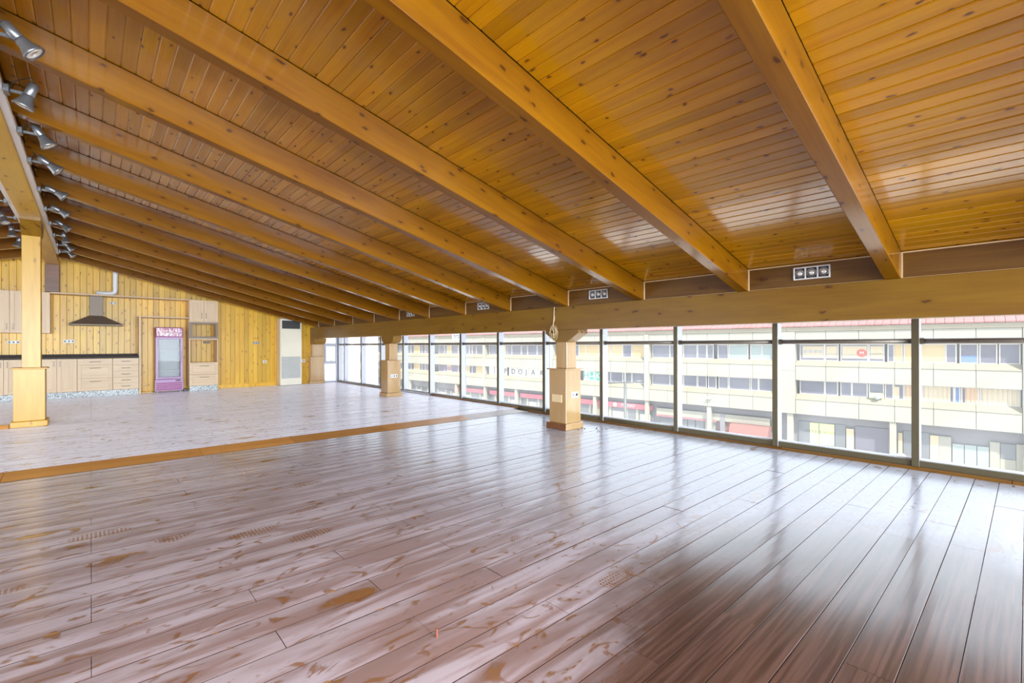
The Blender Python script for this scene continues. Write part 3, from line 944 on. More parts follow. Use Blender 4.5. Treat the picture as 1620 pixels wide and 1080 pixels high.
triple('white framed three-lamp fitting half hidden by a rafter left of cable', 6.58)
triple('farthest white framed three-lamp fitting, mostly hidden behind a rafter', 9.15)

# ------------------------------------------------------------------ coiled cable
def coil():
    pts = []
    rnd = random.Random(3)
    t = thing('coiled_cable', 'coil of beige cable hanging from the eaves beam by nearest column', 'cable', (5.2, 4.83, 1.35))
    for j in range(6):
        pts = []
        rr = 0.106 - 0.016*j
        ph = rnd.uniform(0, 6)
        for i in range(25):
            a = 2*math.pi*i/24
            pts.append((5.215 - 0.006*j + 0.004*math.sin(3*a+ph), 4.83 + 0.010*math.cos(ph) + rr*0.82*math.cos(a) + rnd.uniform(-.002, .002), 1.435 + rr*1.12*math.sin(a) - .008*j*math.sin(ph)))
        part('cable_loop', MB().tube(pts, 0.0034, 6), M['cord'], t, True)
    part('cable_tail', MB().tube([(5.222, 4.822, 1.826), (5.221, 4.826, 1.75), (5.222, 4.835, 1.66), (5.216, 4.838, 1.58), (5.214, 4.84, 1.50), (5.212, 4.825, 1.42), (5.212, 4.82, 1.35)], 0.007, 6), M['cord'], t, True)
    part('cable_tail', MB().tube([(5.222, 4.812, 1.70), (5.221, 4.82, 1.63), (5.216, 4.846, 1.56), (5.212, 4.86, 1.47)], 0.006, 6), M['cord'], t, True)
coil()

# ------------------------------------------------------------------ spotlights on tracks
tr = part('light_track', cb(-0.5445, -0.492, -3.0, 13.75, 3.195, 3.24, c=0.003), M['white'])
tag(tr, 'slim white lighting track along the window side of the ridge beam', 'track')
tr2 = part('light_track', cb(-0.833, -0.7805, -3.0, 13.75, 3.195, 3.24, c=0.003), M['white'])
tag(tr2, 'slim white lighting track on the left side of the ridge beam', 'track')
def spotlight(label, sgn, yy, aim, group):
    x0 = -0.492 if sgn > 0 else -0.833
    z0 = 3.205
    t = thing('spotlight', label, 'spotlight', (x0, yy, z0), group)
    part('track_adapter', cb(min(x0+.0005*sgn, x0+sgn*.035), max(x0+.0005*sgn, x0+sgn*.035), yy-.045, yy+.045, z0-.028, z0+.028), M['spot'], t)
    e = Vector((x0+sgn*0.135, yy, z0))
    part('arm', cb(min(x0+sgn*.034, e.x), max(x0+sgn*.034, e.x), yy-.010, yy+.010, z0-.012, z0+.012), M['spot'], t)
    d = Vector(aim).normalized()
    c = e + Vector((sgn*.012, -.042, 0))
    part('knuckle', MB().cyl(e + Vector((sgn*-.012, .012, 0)), c, 0.016, n=12), M['black'], t)
    part('body', MB().revolve(c - d*0.08, d, [(0, .026), (.010, .033), (.10, .033), (.104, .030)], 18), M['spot'], t, True)
    hd = part('reflector', MB().revolve(c + d*0.025, d, [(0, .033), (.010, .036), (.035, .040), (.085, .063), (.096, .065), (.098, .058), (.090, .055)], 22), M['spot'], t, True)
    part('lens', MB().revolve(c + d*0.115, d, [(0, .057), (.004, .045), (.0055, .015), (.002, .012)], 20), M['lens'], hd, True)
    q = c - d*0.075
    part('cord', MB().tube([q, q - d*.03 + Vector((-sgn*.02, 0, .02)), e + Vector((-sgn*.08, -.01, .075)), e + Vector((-sgn*.10, 0, .012))], .0035, 5), M['black'], t, True)
aims = [(0.95, -.05, -1), (-0.35, .12, -1), (0.62, 0, -1), (1.3, 0, -1), (1.8, 0, -1), (1.6, 0, -1), (1.2, 0, -1), (0.25, 0, -1), (1.1, 0, -1), (1.1, -.1, -1)]
for i, a in enumerate(aims):
    yy = [4.31, 5.215, 6.14, 7.05, 8.27, 9.38, 10.45, 11.5, 12.56, 13.44][i]
    lab = {0: 'silver spotlight nearest the camera, cut by the top left edge',
           1: 'second silver spotlight from the camera, turned back towards the beam',
           9: 'last silver spotlight at the kitchen end of the track'}.get(i, '%s silver spotlight from the camera along the ridge track' % ORD[i])
    spotlight(lab, 1, yy, a, 'spotlights on the ridge track')
for i, (yy, a) in enumerate([(9.25, (-.15, -.2, -1)), (10.35, (.35, -.25, -1)), (11.45, (.1, -.1, -1)), (12.55, (-.2, 0, -1))]):
    spotlight(['dim spotlight left of ridge beam at the photo edge, nearest of its row', 'spotlight left of the ridge beam just before the tall column',
               'spotlight left of ridge beam peeping out behind the tall column', 'spotlight left of ridge beam hidden behind the tall column'][i], -1, yy, a, 'spotlights left of the ridge beam')

# ------------------------------------------------------------------ kitchen
YF = 14.94
def shaker(parent, x0, x1, z0, z1, yf, name='door', mat=None, fr=0.07, flat=False):
    mat = mat or M['cab']
    mb = MB()
    th = 0.022
    if flat or (z1-z0) < 0.2:
        mb.cbox(x0, x1, yf, yf+th, z0, z1, .003)
    else:
        mb.cbox(x0, x0+fr, yf, yf+th, z0, z1, .003).cbox(x1-fr, x1, yf, yf+th, z0, z1, .003)
        mb.cbox(x0+fr, x1-fr, yf, yf+th, z0, z0+fr, .003).cbox(x0+fr, x1-fr, yf, yf+th, z1-fr, z1, .003)
        mb.box(x0+fr-.002, x1-fr+.002, yf+.011, yf+th-.002, z0+fr-.002, z1-fr+.002)
    return part(name, mb, mat, parent)
def vhandle(parent, xc, zc_, yf, h=0.13):
    mb = MB()
    mb.cbox(xc-.008, xc+.008, yf-.034, yf-.024, zc_-h/2, zc_+h/2, .002)
    mb.box(xc-.007, xc+.007, yf-.025, yf-.0005, zc_-h/2, zc_-h/2+.014).box(xc-.007, xc+.007, yf-.025, yf-.0005, zc_+h/2-.014, zc_+h/2)
    part('handle', mb, M['handle'], parent)
def hhandle(parent, xc, zc_, yf, h=0.2):
    mb = MB().cyl((xc-h/2, yf-.028, zc_), (xc+h/2, yf-.028, zc_), .006, n=8)
    for s_ in (-1, 1): mb.cyl((xc+s_*h*.38, yf-.028, zc_), (xc+s_*h*.38, yf-.0005, zc_), .005, n=8)
    part('handle', mb, M['handle'], parent)
def carcass(t, x0, x1, z0, z1, y0, y1):
    part('carcass', cb(x0, x1, y0, y1, z0, z1), M['cab'], t)
GAP = 0.002
# plinth, base units, worktop
pl = part('plinth', cb(-4.2, 0.896, 14.985, 15.02, S, 0.178), M['granite'])
tag(pl, 'speckled grey granite plinth below the kitchen base units', 'plinth')
def base_doors(label, x0, x1):
    t = thing('base_cabinet', label, 'cabinet', ((x0+x1)/2, 15.2, 0.18), 'kitchen base units')
    carcass(t, x0+.001, x1-.001, .18, .953, YF+.024, YB-.002)
    xm = (x0+x1)/2
    for a, b, hx in ((x0+.003, xm-GAP, xm-.05), (xm+GAP, x1-.003, xm+.05)):
        d = shaker(t, a, b, .185, .948, YF)
        vhandle(d, hx, .84, YF)
base_doors('pale maple base cabinet farthest left, beyond the tall column', -3.11, -2.43)
base_doors('second pale maple base cabinet, cut by the left photo edge', -2.429, -1.75)
base_doors('pale maple two-door base cabinet just left of the tall column', -1.749, -1.065)
fp = part('filler_panel', cb(-1.064, -0.919, YF+.004, YB-.002, .18, .953), M['cab'])
tag(fp, 'narrow maple filler panel hidden behind the tall column', 'panel')
base_doors('pale maple two-door base cabinet just right of the tall column', -0.917, -0.237)
def drawer_unit(label, x0, x1, zs):
    t = thing('drawer_unit', label, 'cabinet', ((x0+x1)/2, 15.2, .18), 'kitchen base units')
    carcass(t, x0+.001, x1-.001, .18, .953, YF+.024, YB-.002)
    for zb_, zt_ in zip(zs[:-1], zs[1:]):
        d = shaker(t, x0+.003, x1-.003, zb_+GAP, zt_-GAP, YF, 'drawer', M['cabx'])
        hhandle(d, (x0+x1)/2, zt_-min(.075, (zt_-zb_)*.5), YF, .2 if x1-x0 > .55 else .17)
drawer_unit('pale maple unit with three wide drawers below the cooker hood', -0.236, 0.395, [.185, .483, .80, .950])
drawer_unit('pale maple unit with five narrow drawers beside fridge niche', 0.396, 0.896, [.185, .338, .486, .637, .783, .950])
wt = part('worktop', cb(-4.2, 0.898, 14.905, YB-.001, .955, 1.005, c=.006), M['granitetop'])
tag(wt, 'dark speckled granite worktop along the kitchen wall', 'worktop')
up = part('upstand', cb(-4.2, 0.898, YB-.022, YB-.0015, 1.0055, 1.055), M['granitetop'])
tag(up, 'low dark granite upstand at the back of the worktop', 'upstand')
# wall cabinets
def wall_cab(label, x0, x1, doors):
    t = thing('wall_cabinet', label, 'cabinet', ((x0+x1)/2, 15.3, 1.545), 'kitchen wall units')
    yf = 15.10
    carcass(t, x0+.001, x1-.001, 1.545, 2.488, yf+.024, YB-.002)
    wd = (x1-x0)/doors
    for i in range(doors):
        d = shaker(t, x0+i*wd+.003, x0+(i+1)*wd-.003, 1.548, 2.485, yf)
        vhandle(d, x0+(i+1)*wd-.05 if i == 0 and doors == 2 else x0+i*wd+.05, 1.69, yf)
wall_cab('pale maple wall cabinet farthest left, beyond the photo edge', -2.34, -1.671, 2)
wall_cab('pale maple two-door wall cabinet left of the tall column', -1.67, -0.991, 2)
wall_cab('narrow pale maple wall cabinet half hidden behind the tall column', -0.99, -0.69, 1)
sh = part('shelf_board', cb(-0.688, 1.936, 14.99, YB-.001, 2.462, 2.49), M['cab'])
tag(sh, 'long thin pale shelf board above the cooker hood', 'shelf')
# hood
t = thing('cooker_hood', 'brown-grey steel chimney hood above the kitchen worktop', 'hood', (0.10, 15.2, 1.745))
hx0, hx1, hy0 = -0.385, 0.595, 14.96
part('rim', cb(hx0, hx1, hy0, YB-.001, 1.745, 1.775), M['hood'], t)
part('canopy', MB().add([(hx0,hy0,1.7755),(hx1,hy0,1.7755),(hx1,YB-.001,1.7755),(hx0,YB-.001,1.7755),(-.022,15.2,1.985),(.224,15.2,1.985),(.224,YB-.001,1.985),(-.022,YB-.001,1.985)],
     [(3,2,1,0),(4,5,6,7),(0,1,5,4),(1,2,6,5),(2,3,7,6),(3,0,4,7)]), M['hood'], t)
part('chimney', cb(-.022, .224, 15.2, YB-.001, 1.9855, 2.461), M['hood'], t)
part('filter', bx(hx0+.06, hx1-.06, hy0+.06, YB-.06, 1.741, 1.7445), M['alud'], t)
# duct
pts = [(0.10, 15.25, 2.545), (0.30, 15.25, 2.545), (0.38, 15.25, 2.55), (0.425, 15.25, 2.57), (0.455, 15.25, 2.61), (0.46, 15.25, 2.68), (0.46, 15.25, 3.0), (0.46, 15.25, 3.255)]
dp = part('extractor_duct', MB().tube(pts, .052, 16), M['white'], None, True)
tag(dp, 'white elbow duct rising from the shelf board to the ceiling', 'duct')
# niche surround
t = thing('niche_surround', 'maple side board and top framing the niche round the fridge', 'surround', (0.917, 15.2, S))
part('side_board', cb(0.899, 0.936, 14.94, YB-.001, S, 2.005), M['cab'], t)
part('top_board', cb(0.9365, 1.937, 14.94, YB-.001, 1.975, 2.005), M['cab'], t)
part('floor_batten', cb(0.9365, 1.19, 15.30, YB-.001, S, S+.03), M['wallpine'], t)

# drinks cooler
def cooler_art():
    m, nt, b = new_mat('cooler header print')
    tc = nt.nodes.new('ShaderNodeTexCoord')
    n = nt.nodes.new('ShaderNodeTexNoise'); n.inputs['Scale'].default_value = 9; n.inputs['Detail'].default_value = 2; n.inputs['Distortion'].default_value = 1.5
    nt.links.new(tc.outputs['Object'], n.inputs['Vector'])
    r = nt.nodes.new('ShaderNodeValToRGB'); e = r.color_ramp.elements
    r.color_ramp.interpolation = 'CONSTANT'
    e[0].position = 0; e[0].color = (.06, .02, .07, 1); e[1].position = .40; e[1].color = (.50, .04, .17, 1)
    e.new(.49).color = (.80, .74, .76, 1); e.new(.56).color = (.66, .30, .30, 1); e.new(.62).color = (.34, .12, .36, 1)
    nt.links.new(n.outputs['Fac'], r.inputs['Fac']); nt.links.new(r.outputs[0], b.inputs['Base Color'])
    b.inputs['Roughness'].default_value = .3
    return m
M['art'] = cooler_art()
t = thing('drinks_cooler', 'lilac and magenta glass-door drinks cooler standing in the kitchen niche', 'fridge', (1.53, 15.25, S))
fx0, fx1, fy = 1.245, 1.82, 15.10
cs = MB()
cs.cbox(fx0, fx0+.035, fy+.04, YB-.012, .10, 1.48).cbox(fx1-.035, fx1, fy+.04, YB-.012, .10, 1.48)
cs.box(fx0+.035, fx1-.035, YB-.04, YB-.012, .10, 1.48).box(fx0+.035, fx1-.035, fy+.04, YB-.04, .10, .375).box(fx0+.035, fx1-.035, fy+.04, YB-.04, 1.455, 1.48)
part('cabinet_body', cs, M['pink'], t)
ln = MB().box(fx0+.036, fx1-.036, YB-.044, YB-.0405, .376, 1.454).box(fx0+.0355, fx0+.038, fy+.045, YB-.045, .376, 1.454).box(fx1-.038, fx1-.0355, fy+.045, YB-.045, .376, 1.454)
part('lining', ln, M['innerwhite'], t)
hd = part('header', cb(fx0-.005, fx1+.005, fy-.005, YB-.012, 1.4805, 1.735, c=.012), M['magenta'], t)
part('header_print', bx(fx0+.02, fx1-.02, fy-.0075, fy-.0055, 1.50, 1.715), M['art'], hd, label='printed header panel with white and dark patches on red')
dr = part('door', MB().ring(fx0, fx1, .385, 1.475, .05, fy, fy+.036), M['pink'], t)
part('pane', bx(fx0+.05, fx1-.05, fy+.014, fy+.02, .435, 1.425), M['coolerglass'], dr)
part('handle', cb(fx1-.040, fx1-.018, fy-.02, fy-.0005, .80, 1.12), M['pink'], dr)
for z_ in (.60, .84, 1.12): part('shelf', bx(fx0+.04, fx1-.04, fy+.07, YB-.05, z_, z_+.012), M['steel'], t)
kp = part('kick_panel', cb(fx0-.02, fx1+.01, fy-.012, fy+.038, .075, .372), M['pink'], t)
for i in range(4): part('grille_slat', cb(fx0+.01, fx1-.02, fy-.024, fy-.0125, .10+i*.052, .136+i*.052), M['magenta'], kp)
part('control_plate', cb(fx1-.16, fx1-.05, fy-.018, fy-.0125, .325, .355), M['ink'], kp)
for xx in (fx0+.03, fx1-.05):
    for yy in (fy+.02, YB-.08): part('foot', MB().cyl((xx, yy, S), (xx, yy, .10), .018, .014, 10), M['steel'], t)
pb = part('cooler_power_box', cb(1.85, 1.92, 15.18, 15.40, S, S+.06), M['black'])
tag(pb, 'small dark object on floor between the cooler and oven tower', 'box')

# oven tower
t = thing('oven_tower', 'tall pale maple oven tower with open slots right of the fridge', 'cabinet', (2.27, 15.2, S))
tx0, tx1 = 1.94, 2.60
bd = MB().cbox(tx0, tx0+.022, YF+.003, YB-.001, .178, 2.478).cbox(tx1-.022, tx1, YF+.003, YB-.001, .178, 2.478)
bd.box(tx0+.022, tx1-.022, YF+.02, YB-.001, 2.456, 2.478).box(tx0+.022, tx1-.022, YF+.01, YB-.001, 1.885, 1.91).box(tx0+.022, tx1-.022, YF+.003, YB-.03, 1.415, 1.445).box(tx0+.022, tx1-.022, YF+.003, YB-.03, .778, .803).box(tx0+.022, tx1-.022, YF+.024, YB-.03, .178, .20)
part('carcass', bd, M['cab'], t)
xm = (tx0+tx1)/2
for a, b, hx in ((tx0+.003, xm-GAP, xm-.05), (xm+GAP, tx1-.003, xm+.05)):
    d = shaker(t, a, b, 1.912, 2.474, YF-.02); vhandle(d, hx, 2.06, YF-.02, .15)
part('appliance_frame', MB().ring(tx0+.005, tx1-.005, 1.447, 1.884,   .052, YF-.015, YF+.002), M['hood'], t, label='empty steel appliance frame')
for zb_, zt_ in ((.183, .478), (.482, .776)):
    d = shaker(t, tx0+.003, tx1-.003, zb_, zt_, YF-.02, 'drawer', M['cabx']); hhandle(d, xm, zt_-.07, YF-.02, .22)
part('plinth', cb(tx0+.01, tx1, YF+.03, YF+.07, S, .177), M['granite'], t, label='grey granite plinth')

# heater cabinet
t = thing('air_heater', 'tall cream warm-air heater cabinet against the kitchen wall', 'heater', (4.53, 15.28, S))
hx0, hx1, hy = 4.235, 4.855, 15.10
part('casing', cb(hx0, hx1, hy, YB-.001, S+.01, 2.068, c=.01), M['cream'], t)
lv = part('grille', MB().ring(hx0+.05, hx1-.05, 1.765, 2.01, .012, hy-.012, hy-.0005), M['ink'], t)
for i in range(7): part('grille_slat', MB().prism([(hy-.010, 1.782+i*.031), (hy-.0006, 1.797+i*.031), (hy-.0006, 1.803+i*.031), (hy-.010, 1.788+i*.031)], 0, hx0+.062, hx1-.062), M['ink'], lv)
part('grille_back', bx(hx0+.06, hx1-.06, hy-.0035, hy-.0006, 1.777, 1.998), M['black'], lv)
part('upper_panel', cb(hx0+.035, hx1-.035, hy-.008, hy-.0005, .925, 1.745), M['cream'], t)
gp = part('lower_panel', cb(hx0+.035, hx1-.035, hy-.008, hy-.0005, .255, .915), M['greypanel'], t, label='grey lower panel')
for i in range(20): part('louvre_slat', MB().prism([(hy-.014, .285+i*.031), (hy-.0085, .285+i*.031), (hy-.0085, .300+i*.031)], 0, hx0+.22, hx1-.06), M['greypanel'], gp)
for i in range(5): part('louvre_slat', MB().prism([(hy-.014, .42+i*.09), (hy-.0085, .42+i*.09), (hy-.0085, .435+i*.09)], 0, hx0+.07, hx0+.19), M['greypanel'], gp)
part('foot_strip', cb(hx0+.02, hx1-.02, hy+.02, YB-.02, S, S+.0095), M['ink'], t)

# small things on the floor
pg = part('wooden_peg', MB().cyl((1.098, 1.70, -0.002), (1.10, 1.703, 0.036), .0045, n=10), plain('red brown stick', (.16, .035, .012), .6))
tag(pg, 'tiny red-brown stick standing upright in a gap of the dusty floor', 'stick')
rnd = random.Random(11)
for i in range(9):
    x, y_ = rnd.uniform(5.30, 5.95), rnd.uniform(4.15, 4.45)
    r_ = rnd.uniform(.006, .012)
    c_ = part('crumb', MB().revolve((x, y_, 0.0008), (rnd.uniform(-.2, .2), rnd.uniform(-.2, .2), 1), [(0, r_*.8), (r_*.4, r_), (r_*.9, r_*.5)], 6), M['ink'])
    tag(c_, 'dark crumb of debris on the floor right of nearest column', 'debris', 'crumbs beside the nearest column')

# paper on the glass
t = thing('paper_notice', 'white paper notice with grey letters taped high on the window', 'notice', (6.232, 8.62, 1.30))
M['paper'] = glass_mat('thin paper', 0.95)
part('sheet', bx(6.234, 6.2365, 8.62, 8.98, 1.36, 1.56), M['paper'], t)

def text(body, size, mat, parent, loc, rot, name='lettering', ex=0.004, align='CENTER', xs=1.0):
    cu = bpy.data.curves.new(name, 'FONT')
    cu.body = body; cu.size = size; cu.align_x = align; cu.align_y = 'CENTER'; cu.extrude = ex
    cu.resolution_u = 2
    cu.materials.append(mat)
    tmp = bpy.data.objects.new(name, cu)
    me = bpy.data.meshes.new_from_object(tmp)
    bpy.data.objects.remove(tmp)
    if not me.materials: me.materials.append(mat)
    o = bpy.data.objects.new(name, me)
    COL.objects.link(o)
    o.parent = parent
    o.location = loc; o.rotation_euler = rot
    o.scale = (xs, 1, 1)
    return o
text('hrs', 0.17, M['ink'], t, (6.2335-6.232, 8.80-8.62, 1.46-1.30), (R(90), 0, R(-90)), ex=.0004)

# ------------------------------------------------------------------ street and buildings outside
struct(part('street', bx(3.0, 120, -60, 160, -9.0, -8.6), M['asphalt']))
ob = bpy.data.objects.new('office_building', None)
COL.objects.link(ob)
ob.location = (45.6377, 3.2942, 0.0)
ob.rotation_euler = (0, 0, R(4.1285))
tag(ob, 'long white three-storey building with red roof across the street', 'building')
ORG[ob.name] = Vector((0, 0, 0))
# local frame: x = depth away from us, y = along the facade, z = up
BAYS = [(-16.2, -4.41), (-3.05, 10.16), (11.52, 23.74), (24.30, 36.80), (37.25, 49.30), (49.73, 62.1), (62.5, 74.8), (75.2, 84.0)]
Z = dict(roof=2.74, fas=2.38, h1=1.28, s1=-0.11, b1=-0.54, h2=-1.79, s2=-2.97, b2=-3.42, low=-4.68)
part('core_wall', bx(1.0, 12, -17, 84, -8.6, 2.6), M['arcade'], ob)
part('roof', MB().prism([(2.75, -0.15), (2.75, 13.0), (5.9, 6.5)], 1, -17, 84), M['tile'], ob)
def cached(cache, key, mb, name, mat):
    if key not in cache:
        me = bpy.data.meshes.new(name); me.from_pydata(mb.v, [], mb.f); me.materials.append(mat); cache[key] = me
    return cache[key]
PC = {}
tm = MB()
tm.add([(0,-.235,0),(1.0,-.235,.46),(1.0,.235,.46),(0,.235,0),(0,-.235,.09),(1.0,-.235,.55),(1.0,.235,.55),(0,.235,.09)],
       [(3,2,1,0),(4,5,6,7),(0,1,5,4),(1,2,6,5),(2,3,7,6),(3,0,4,7)])
tme = cached(PC, 'tile', tm, 'roof_tile', M['tile'])
yy = -4.0
while yy < 50:
    o = link('roof_tile', tme, ob, (-0.28, yy, 2.75 + random.uniform(0, .02)))
    yy += 0.5
far = MB()
while yy < 84:
    far.add([(a-.28, b+yy, c+2.75) for a, b, c in tm.v], tm.f); yy += 0.5
stuff(part('roof_tiles', far, M['tile'], ob))
for a, b in [(-17, 10.8), (10.81, 24.0), (24.01, 37), (37.01, 49.5), (49.51, 66), (66.01, 84)]:
    part('eaves_fascia', cb(-0.10, 0.6, a, b, Z['fas'], Z['roof'], c=.02), M['sill'], ob)
# piers between the bays
for a, b in [(-4.40, -3.06), (10.17, 11.51), (23.75, 24.29), (36.81, 37.24), (49.31, 49.72), (62.11, 62.49), (74.81, 75.19)]:
    for z0, z1 in ((Z['low'], -1.0), (-0.99, Z['fas']-.01)):
        part('pier', cb(-0.06, 0.99, a, b, z0, z1, c=.02), M['concrete'], ob)
# spandrel panels and sloping sills, panel by panel
for bi, (a, b) in enumerate(BAYS):
    n = max(1, round((b-a)/2.2))
    wd = (b-a)/n
    for i in range(n):
        c0, c1 = a+i*wd+.012, a+(i+1)*wd-.012
        for z0, z1, nm in ((Z['h1'], Z['fas']-.01, 't'), (Z['h2'], Z['b1'], 'm'), (Z['low'], Z['b2'], 'l')):
            part('facade_panel', cb(0.0, 0.45, c0, c1, z0, z1, c=.02), M['concrete'], ob)
        for zs, zb_ in ((Z['s1'], Z['b1']), (Z['s2'], Z['b2'])):
            part('window_sill', MB().prism([(zb_+.002, -.05), (zs, 0.47), (zs-.1, 0.47), (zb_+.002, 0.40), (zb_+.002, 0.0)][:4], 1, c0, c1), M['sill'], ob)
# windows: (y0, y1, material) right to left as seen
WX = 0.50
def win(y0, y1, z0, z1, mat, sub=None):
    f = MB()
    lo, hi = min(y0, y1), max(y0, y1)
    t_ = 0.06
    f.box(WX, WX+.07, lo-.05, lo+t_*.3, z0, z1).box(WX, WX+.07, hi-t_*.3, hi+.05, z0, z1).box(WX, WX+.07, lo+.018, hi-.018, z0, z0+t_).box(WX, WX+.07, lo+.018, hi-.018, z1-t_, z1)
    o = part('window', f, M['winframe'], ob)
    part('pane', bx(WX+.03, WX+.045, lo+.018, hi-.018, z0+t_, z1-t_), mat, o)
    return o
D, Te, Bl, Po = M['darkglass'], M['tealglass'], M['blind'], M['poster']
U = (Z['s1'], Z['h1']); Lw = (Z['s2'], Z['h2'])
upA = [(9.88, 8.16, D), (8.06, 7.2, D), (6.97, 5.25, D), (5.13, 4.24, D), (3.96, 3.64, D), (3.6, 3.14, Bl), (3.0, 2.05, Bl), (1.99, .73, Bl), (.66, .17, D), (-.08, -.93, D), (-1.07, -1.86, D), (-2.03, -2.94, D)]
loA = [(9.88, 8.15, D), (8.06, 7.23, D), (6.98, 6.31, D), (6.22, 5.29, D), (5.13, 4.27, D), (4.12, 3.7, D), (3.6, 3.07, D), (3.0, 2.05, D), (1.96, .3, D), (.2, -.02, M['blue']), (-.15, -.97, D), (-1.09, -2.93, D)]
upB = [(23.57, 21.7, D), (21.63, 21.13, D), (20.9, 20.25, D), (20.17, 18.86, D), (18.73, 17.93, D), (17.8, 17.26, D), (16.78, 15.88, D), (15.74, 14.12, Te), (13.85, 12.95, Te), (12.87, 12.03, M['tealglass'])]
loB = [(23.57, 21.7, D), (21.63, 21.13, D), (20.9, 20.25, D), (20.17, 18.86, D), (18.73, 17.93, D), (17.7, 17.0, D), (16.7, 15.88, D), (15.74, 13.95, D), (13.8, 13.25, D), (13.15, 11.75, D)]
upC = [(36.5, 35.0, Bl), (34.9, 33.2, D), (33.1, 32.2, Bl), (32.1, 30.3, Bl), (30.2, 28.8, Bl), (28.67, 27.21, Bl), (27.13, 26.11, D), (25.98, 24.47, Bl)]
loC = [(36.5, 35.0, D), (34.9, 33.0, D), (32.41, 31.78, M['signwhite']), (31.7, 30.9, M['signwhite']), (30.8, 30.02, M['green']), (29.9, 28.75, D), (28.68, 27.21, D), (27.13, 26.11, D), (25.98, 24.47, D)]
W_ = M['signwhite']
upD = [(48.9, 46.8, D), (46.6, 45.6, Bl), (45.3, 44.4, D), (44.33, 42.68, D), (42.5, 41.54, D), (41.4, 39.87, D), (39.7, 38.8, D), (38.6, 37.5, D)]
loD = [(48.9, 47.9, W_), (47.7, 46.6, W_), (46.2, 45.3, W_), (44.9, 43.39, W_), (43.3, 42.34, W_), (42.25, 41.32, W_), (41.2, 39.88, W_), (39.8, 38.49, W_), (38.4, 37.5, W_)]
rows = {1: (upA, loA), 2: (upB, loB), 3: (upC, loC), 4: (upD, loD)}
for bi, (a, b) in enumerate(BAYS):
    if bi in rows:
        ups, los = rows[bi]
    else:
        ups = []
        y_ = a+.25
        pat = [1.6, .8, .5, 1.5, .8, 1.6, .9, .5, 1.4, 1.1, 1.6, .8]
        i = 0
        while y_ + pat[i % 12] < b-.2:
            ups.append((y_, y_+pat[i % 12], D if (i*5+bi) % 7 else Bl)); y_ += pat[i % 12]+.14; i += 1
        los = [(p, q, m_ if bi != 5 else (Bl if i_ % 3 == 0 else D)) for i_, (p, q, m_) in enumerate(ups)]
    for (p, q, m_) in ups: win(p, q, U[0], U[1], m_)
    for (p, q, m_) in los: win(p, q, Lw[0], Lw[1], m_)
    part('head_bar', bx(WX, WX+.1, a, b, U[1]-.001, U[1]+.12), M['winframe'], ob)
RT = (R(90), 0, R(-90))
# posters and lettering in the upper right windows
def poster(y0, y1, z0, z1, mat): return part('poster', bx(WX+.012, WX+.028, y1, y0, z0, z1), mat, ob)
p = poster(9.72, 8.2, .12, 1.12, Po)
for i in range(4):
    part('printed_disc', MB().cyl((WX+.004, 9.5-.36*i, .66), (WX+.0115, 9.5-.36*i, .66), .15, n=16), M['inkgrey'], ob)
poster(8.0, 7.25, .12, 1.12, Po)
text('Carmen', .3, M['inkgrey'], ob, (WX+.008, 7.66, .48), RT)
poster(6.9, 5.3, .12, 1.12, Po)
part('printed_disc', MB().cyl((WX+.004, 5.62, .56), (WX+.0115, 5.62, .56), .33, n=24), M['redink'], ob, label='red oval on poster')
text('M', .36, M['signwhite'], ob, (WX+.002, 5.62, .56), RT, ex=.001)
text('DE LABANA', .16, M['inkgrey'], ob, (WX+.008, 6.38, .42), RT, ex=.002)
poster(5.08, 4.28, .12, 1.12, Po)
text('LABANA', .18, M['ink'], ob, (WX+.008, 4.68, .5), RT, ex=.002)
poster(25.9, 24.55, .0, 1.15, M['blind'])
text('V -', .3, M['ink'], ob, (WX+.008, 25.2, .6), RT, ex=.002)
poster(-.12, -.9, -.05, .45, M['blue'])
# curtains
def curtain(y0, y1, z0, z1, mat):
    n = max(6, int(abs(y1-y0)/.055))
    n += n % 2
    front = [(y0+(y1-y0)*i/n, WX-.002+(.022 if i % 2 else -.012)+.012*math.sin(i*1.7)) for i in range(n+1)]
    vs, fs = [], []
    for (a, b) in front:
        vs += [(b, a, z0), (b, a, z1), (b+.006, a, z0), (b+.006, a, z1)]
    for i in range(n):
        k = i*4
        fs += [(k, k+1, k+5, k+4), (k+2, k+6, k+7, k+3), (k+1, k+3, k+7, k+5), (k, k+4, k+6, k+2)]
    fs += [(0, 2, 3, 1), (n*4, n*4+1, n*4+3, n*4+2)]
    part('curtain', MB().add(vs, fs), mat, ob)
curtain(2.97, 2.1, Lw[0]+.06, Lw[1]-.06, M['curtain2'])
curtain(1.93, .45, Lw[0]+.06, Lw[1]-.06, M['curtain'])
curtain(-.3, -.95, Lw[0]+.06, Lw[1]-.06, M['curtain2'])
curtain(-1.12, -2.9, Lw[0]+.06, Lw[1]-.06, M['curtain'])
part('door_leaf', bx(WX-.01, WX+.02, 3.3, 3.67, Lw[0]+.05, Lw[1]-.2), M['poster'], ob)
part('window_box', cb(WX-.28, WX-.01, 4.3, 5.08, Lw[0]+.03, Lw[0]+.42), M['lime'], ob, label='lime green box on the sill')
part('potted_bush', MB().revolve((WX-.38, 4.60, Lw[0]-.08), (0, 0, 1), [(0, .05), (.06, .16), (.2, .21), (.34, .17), (.42, .05)], 10), M['tealglass'], ob, True)
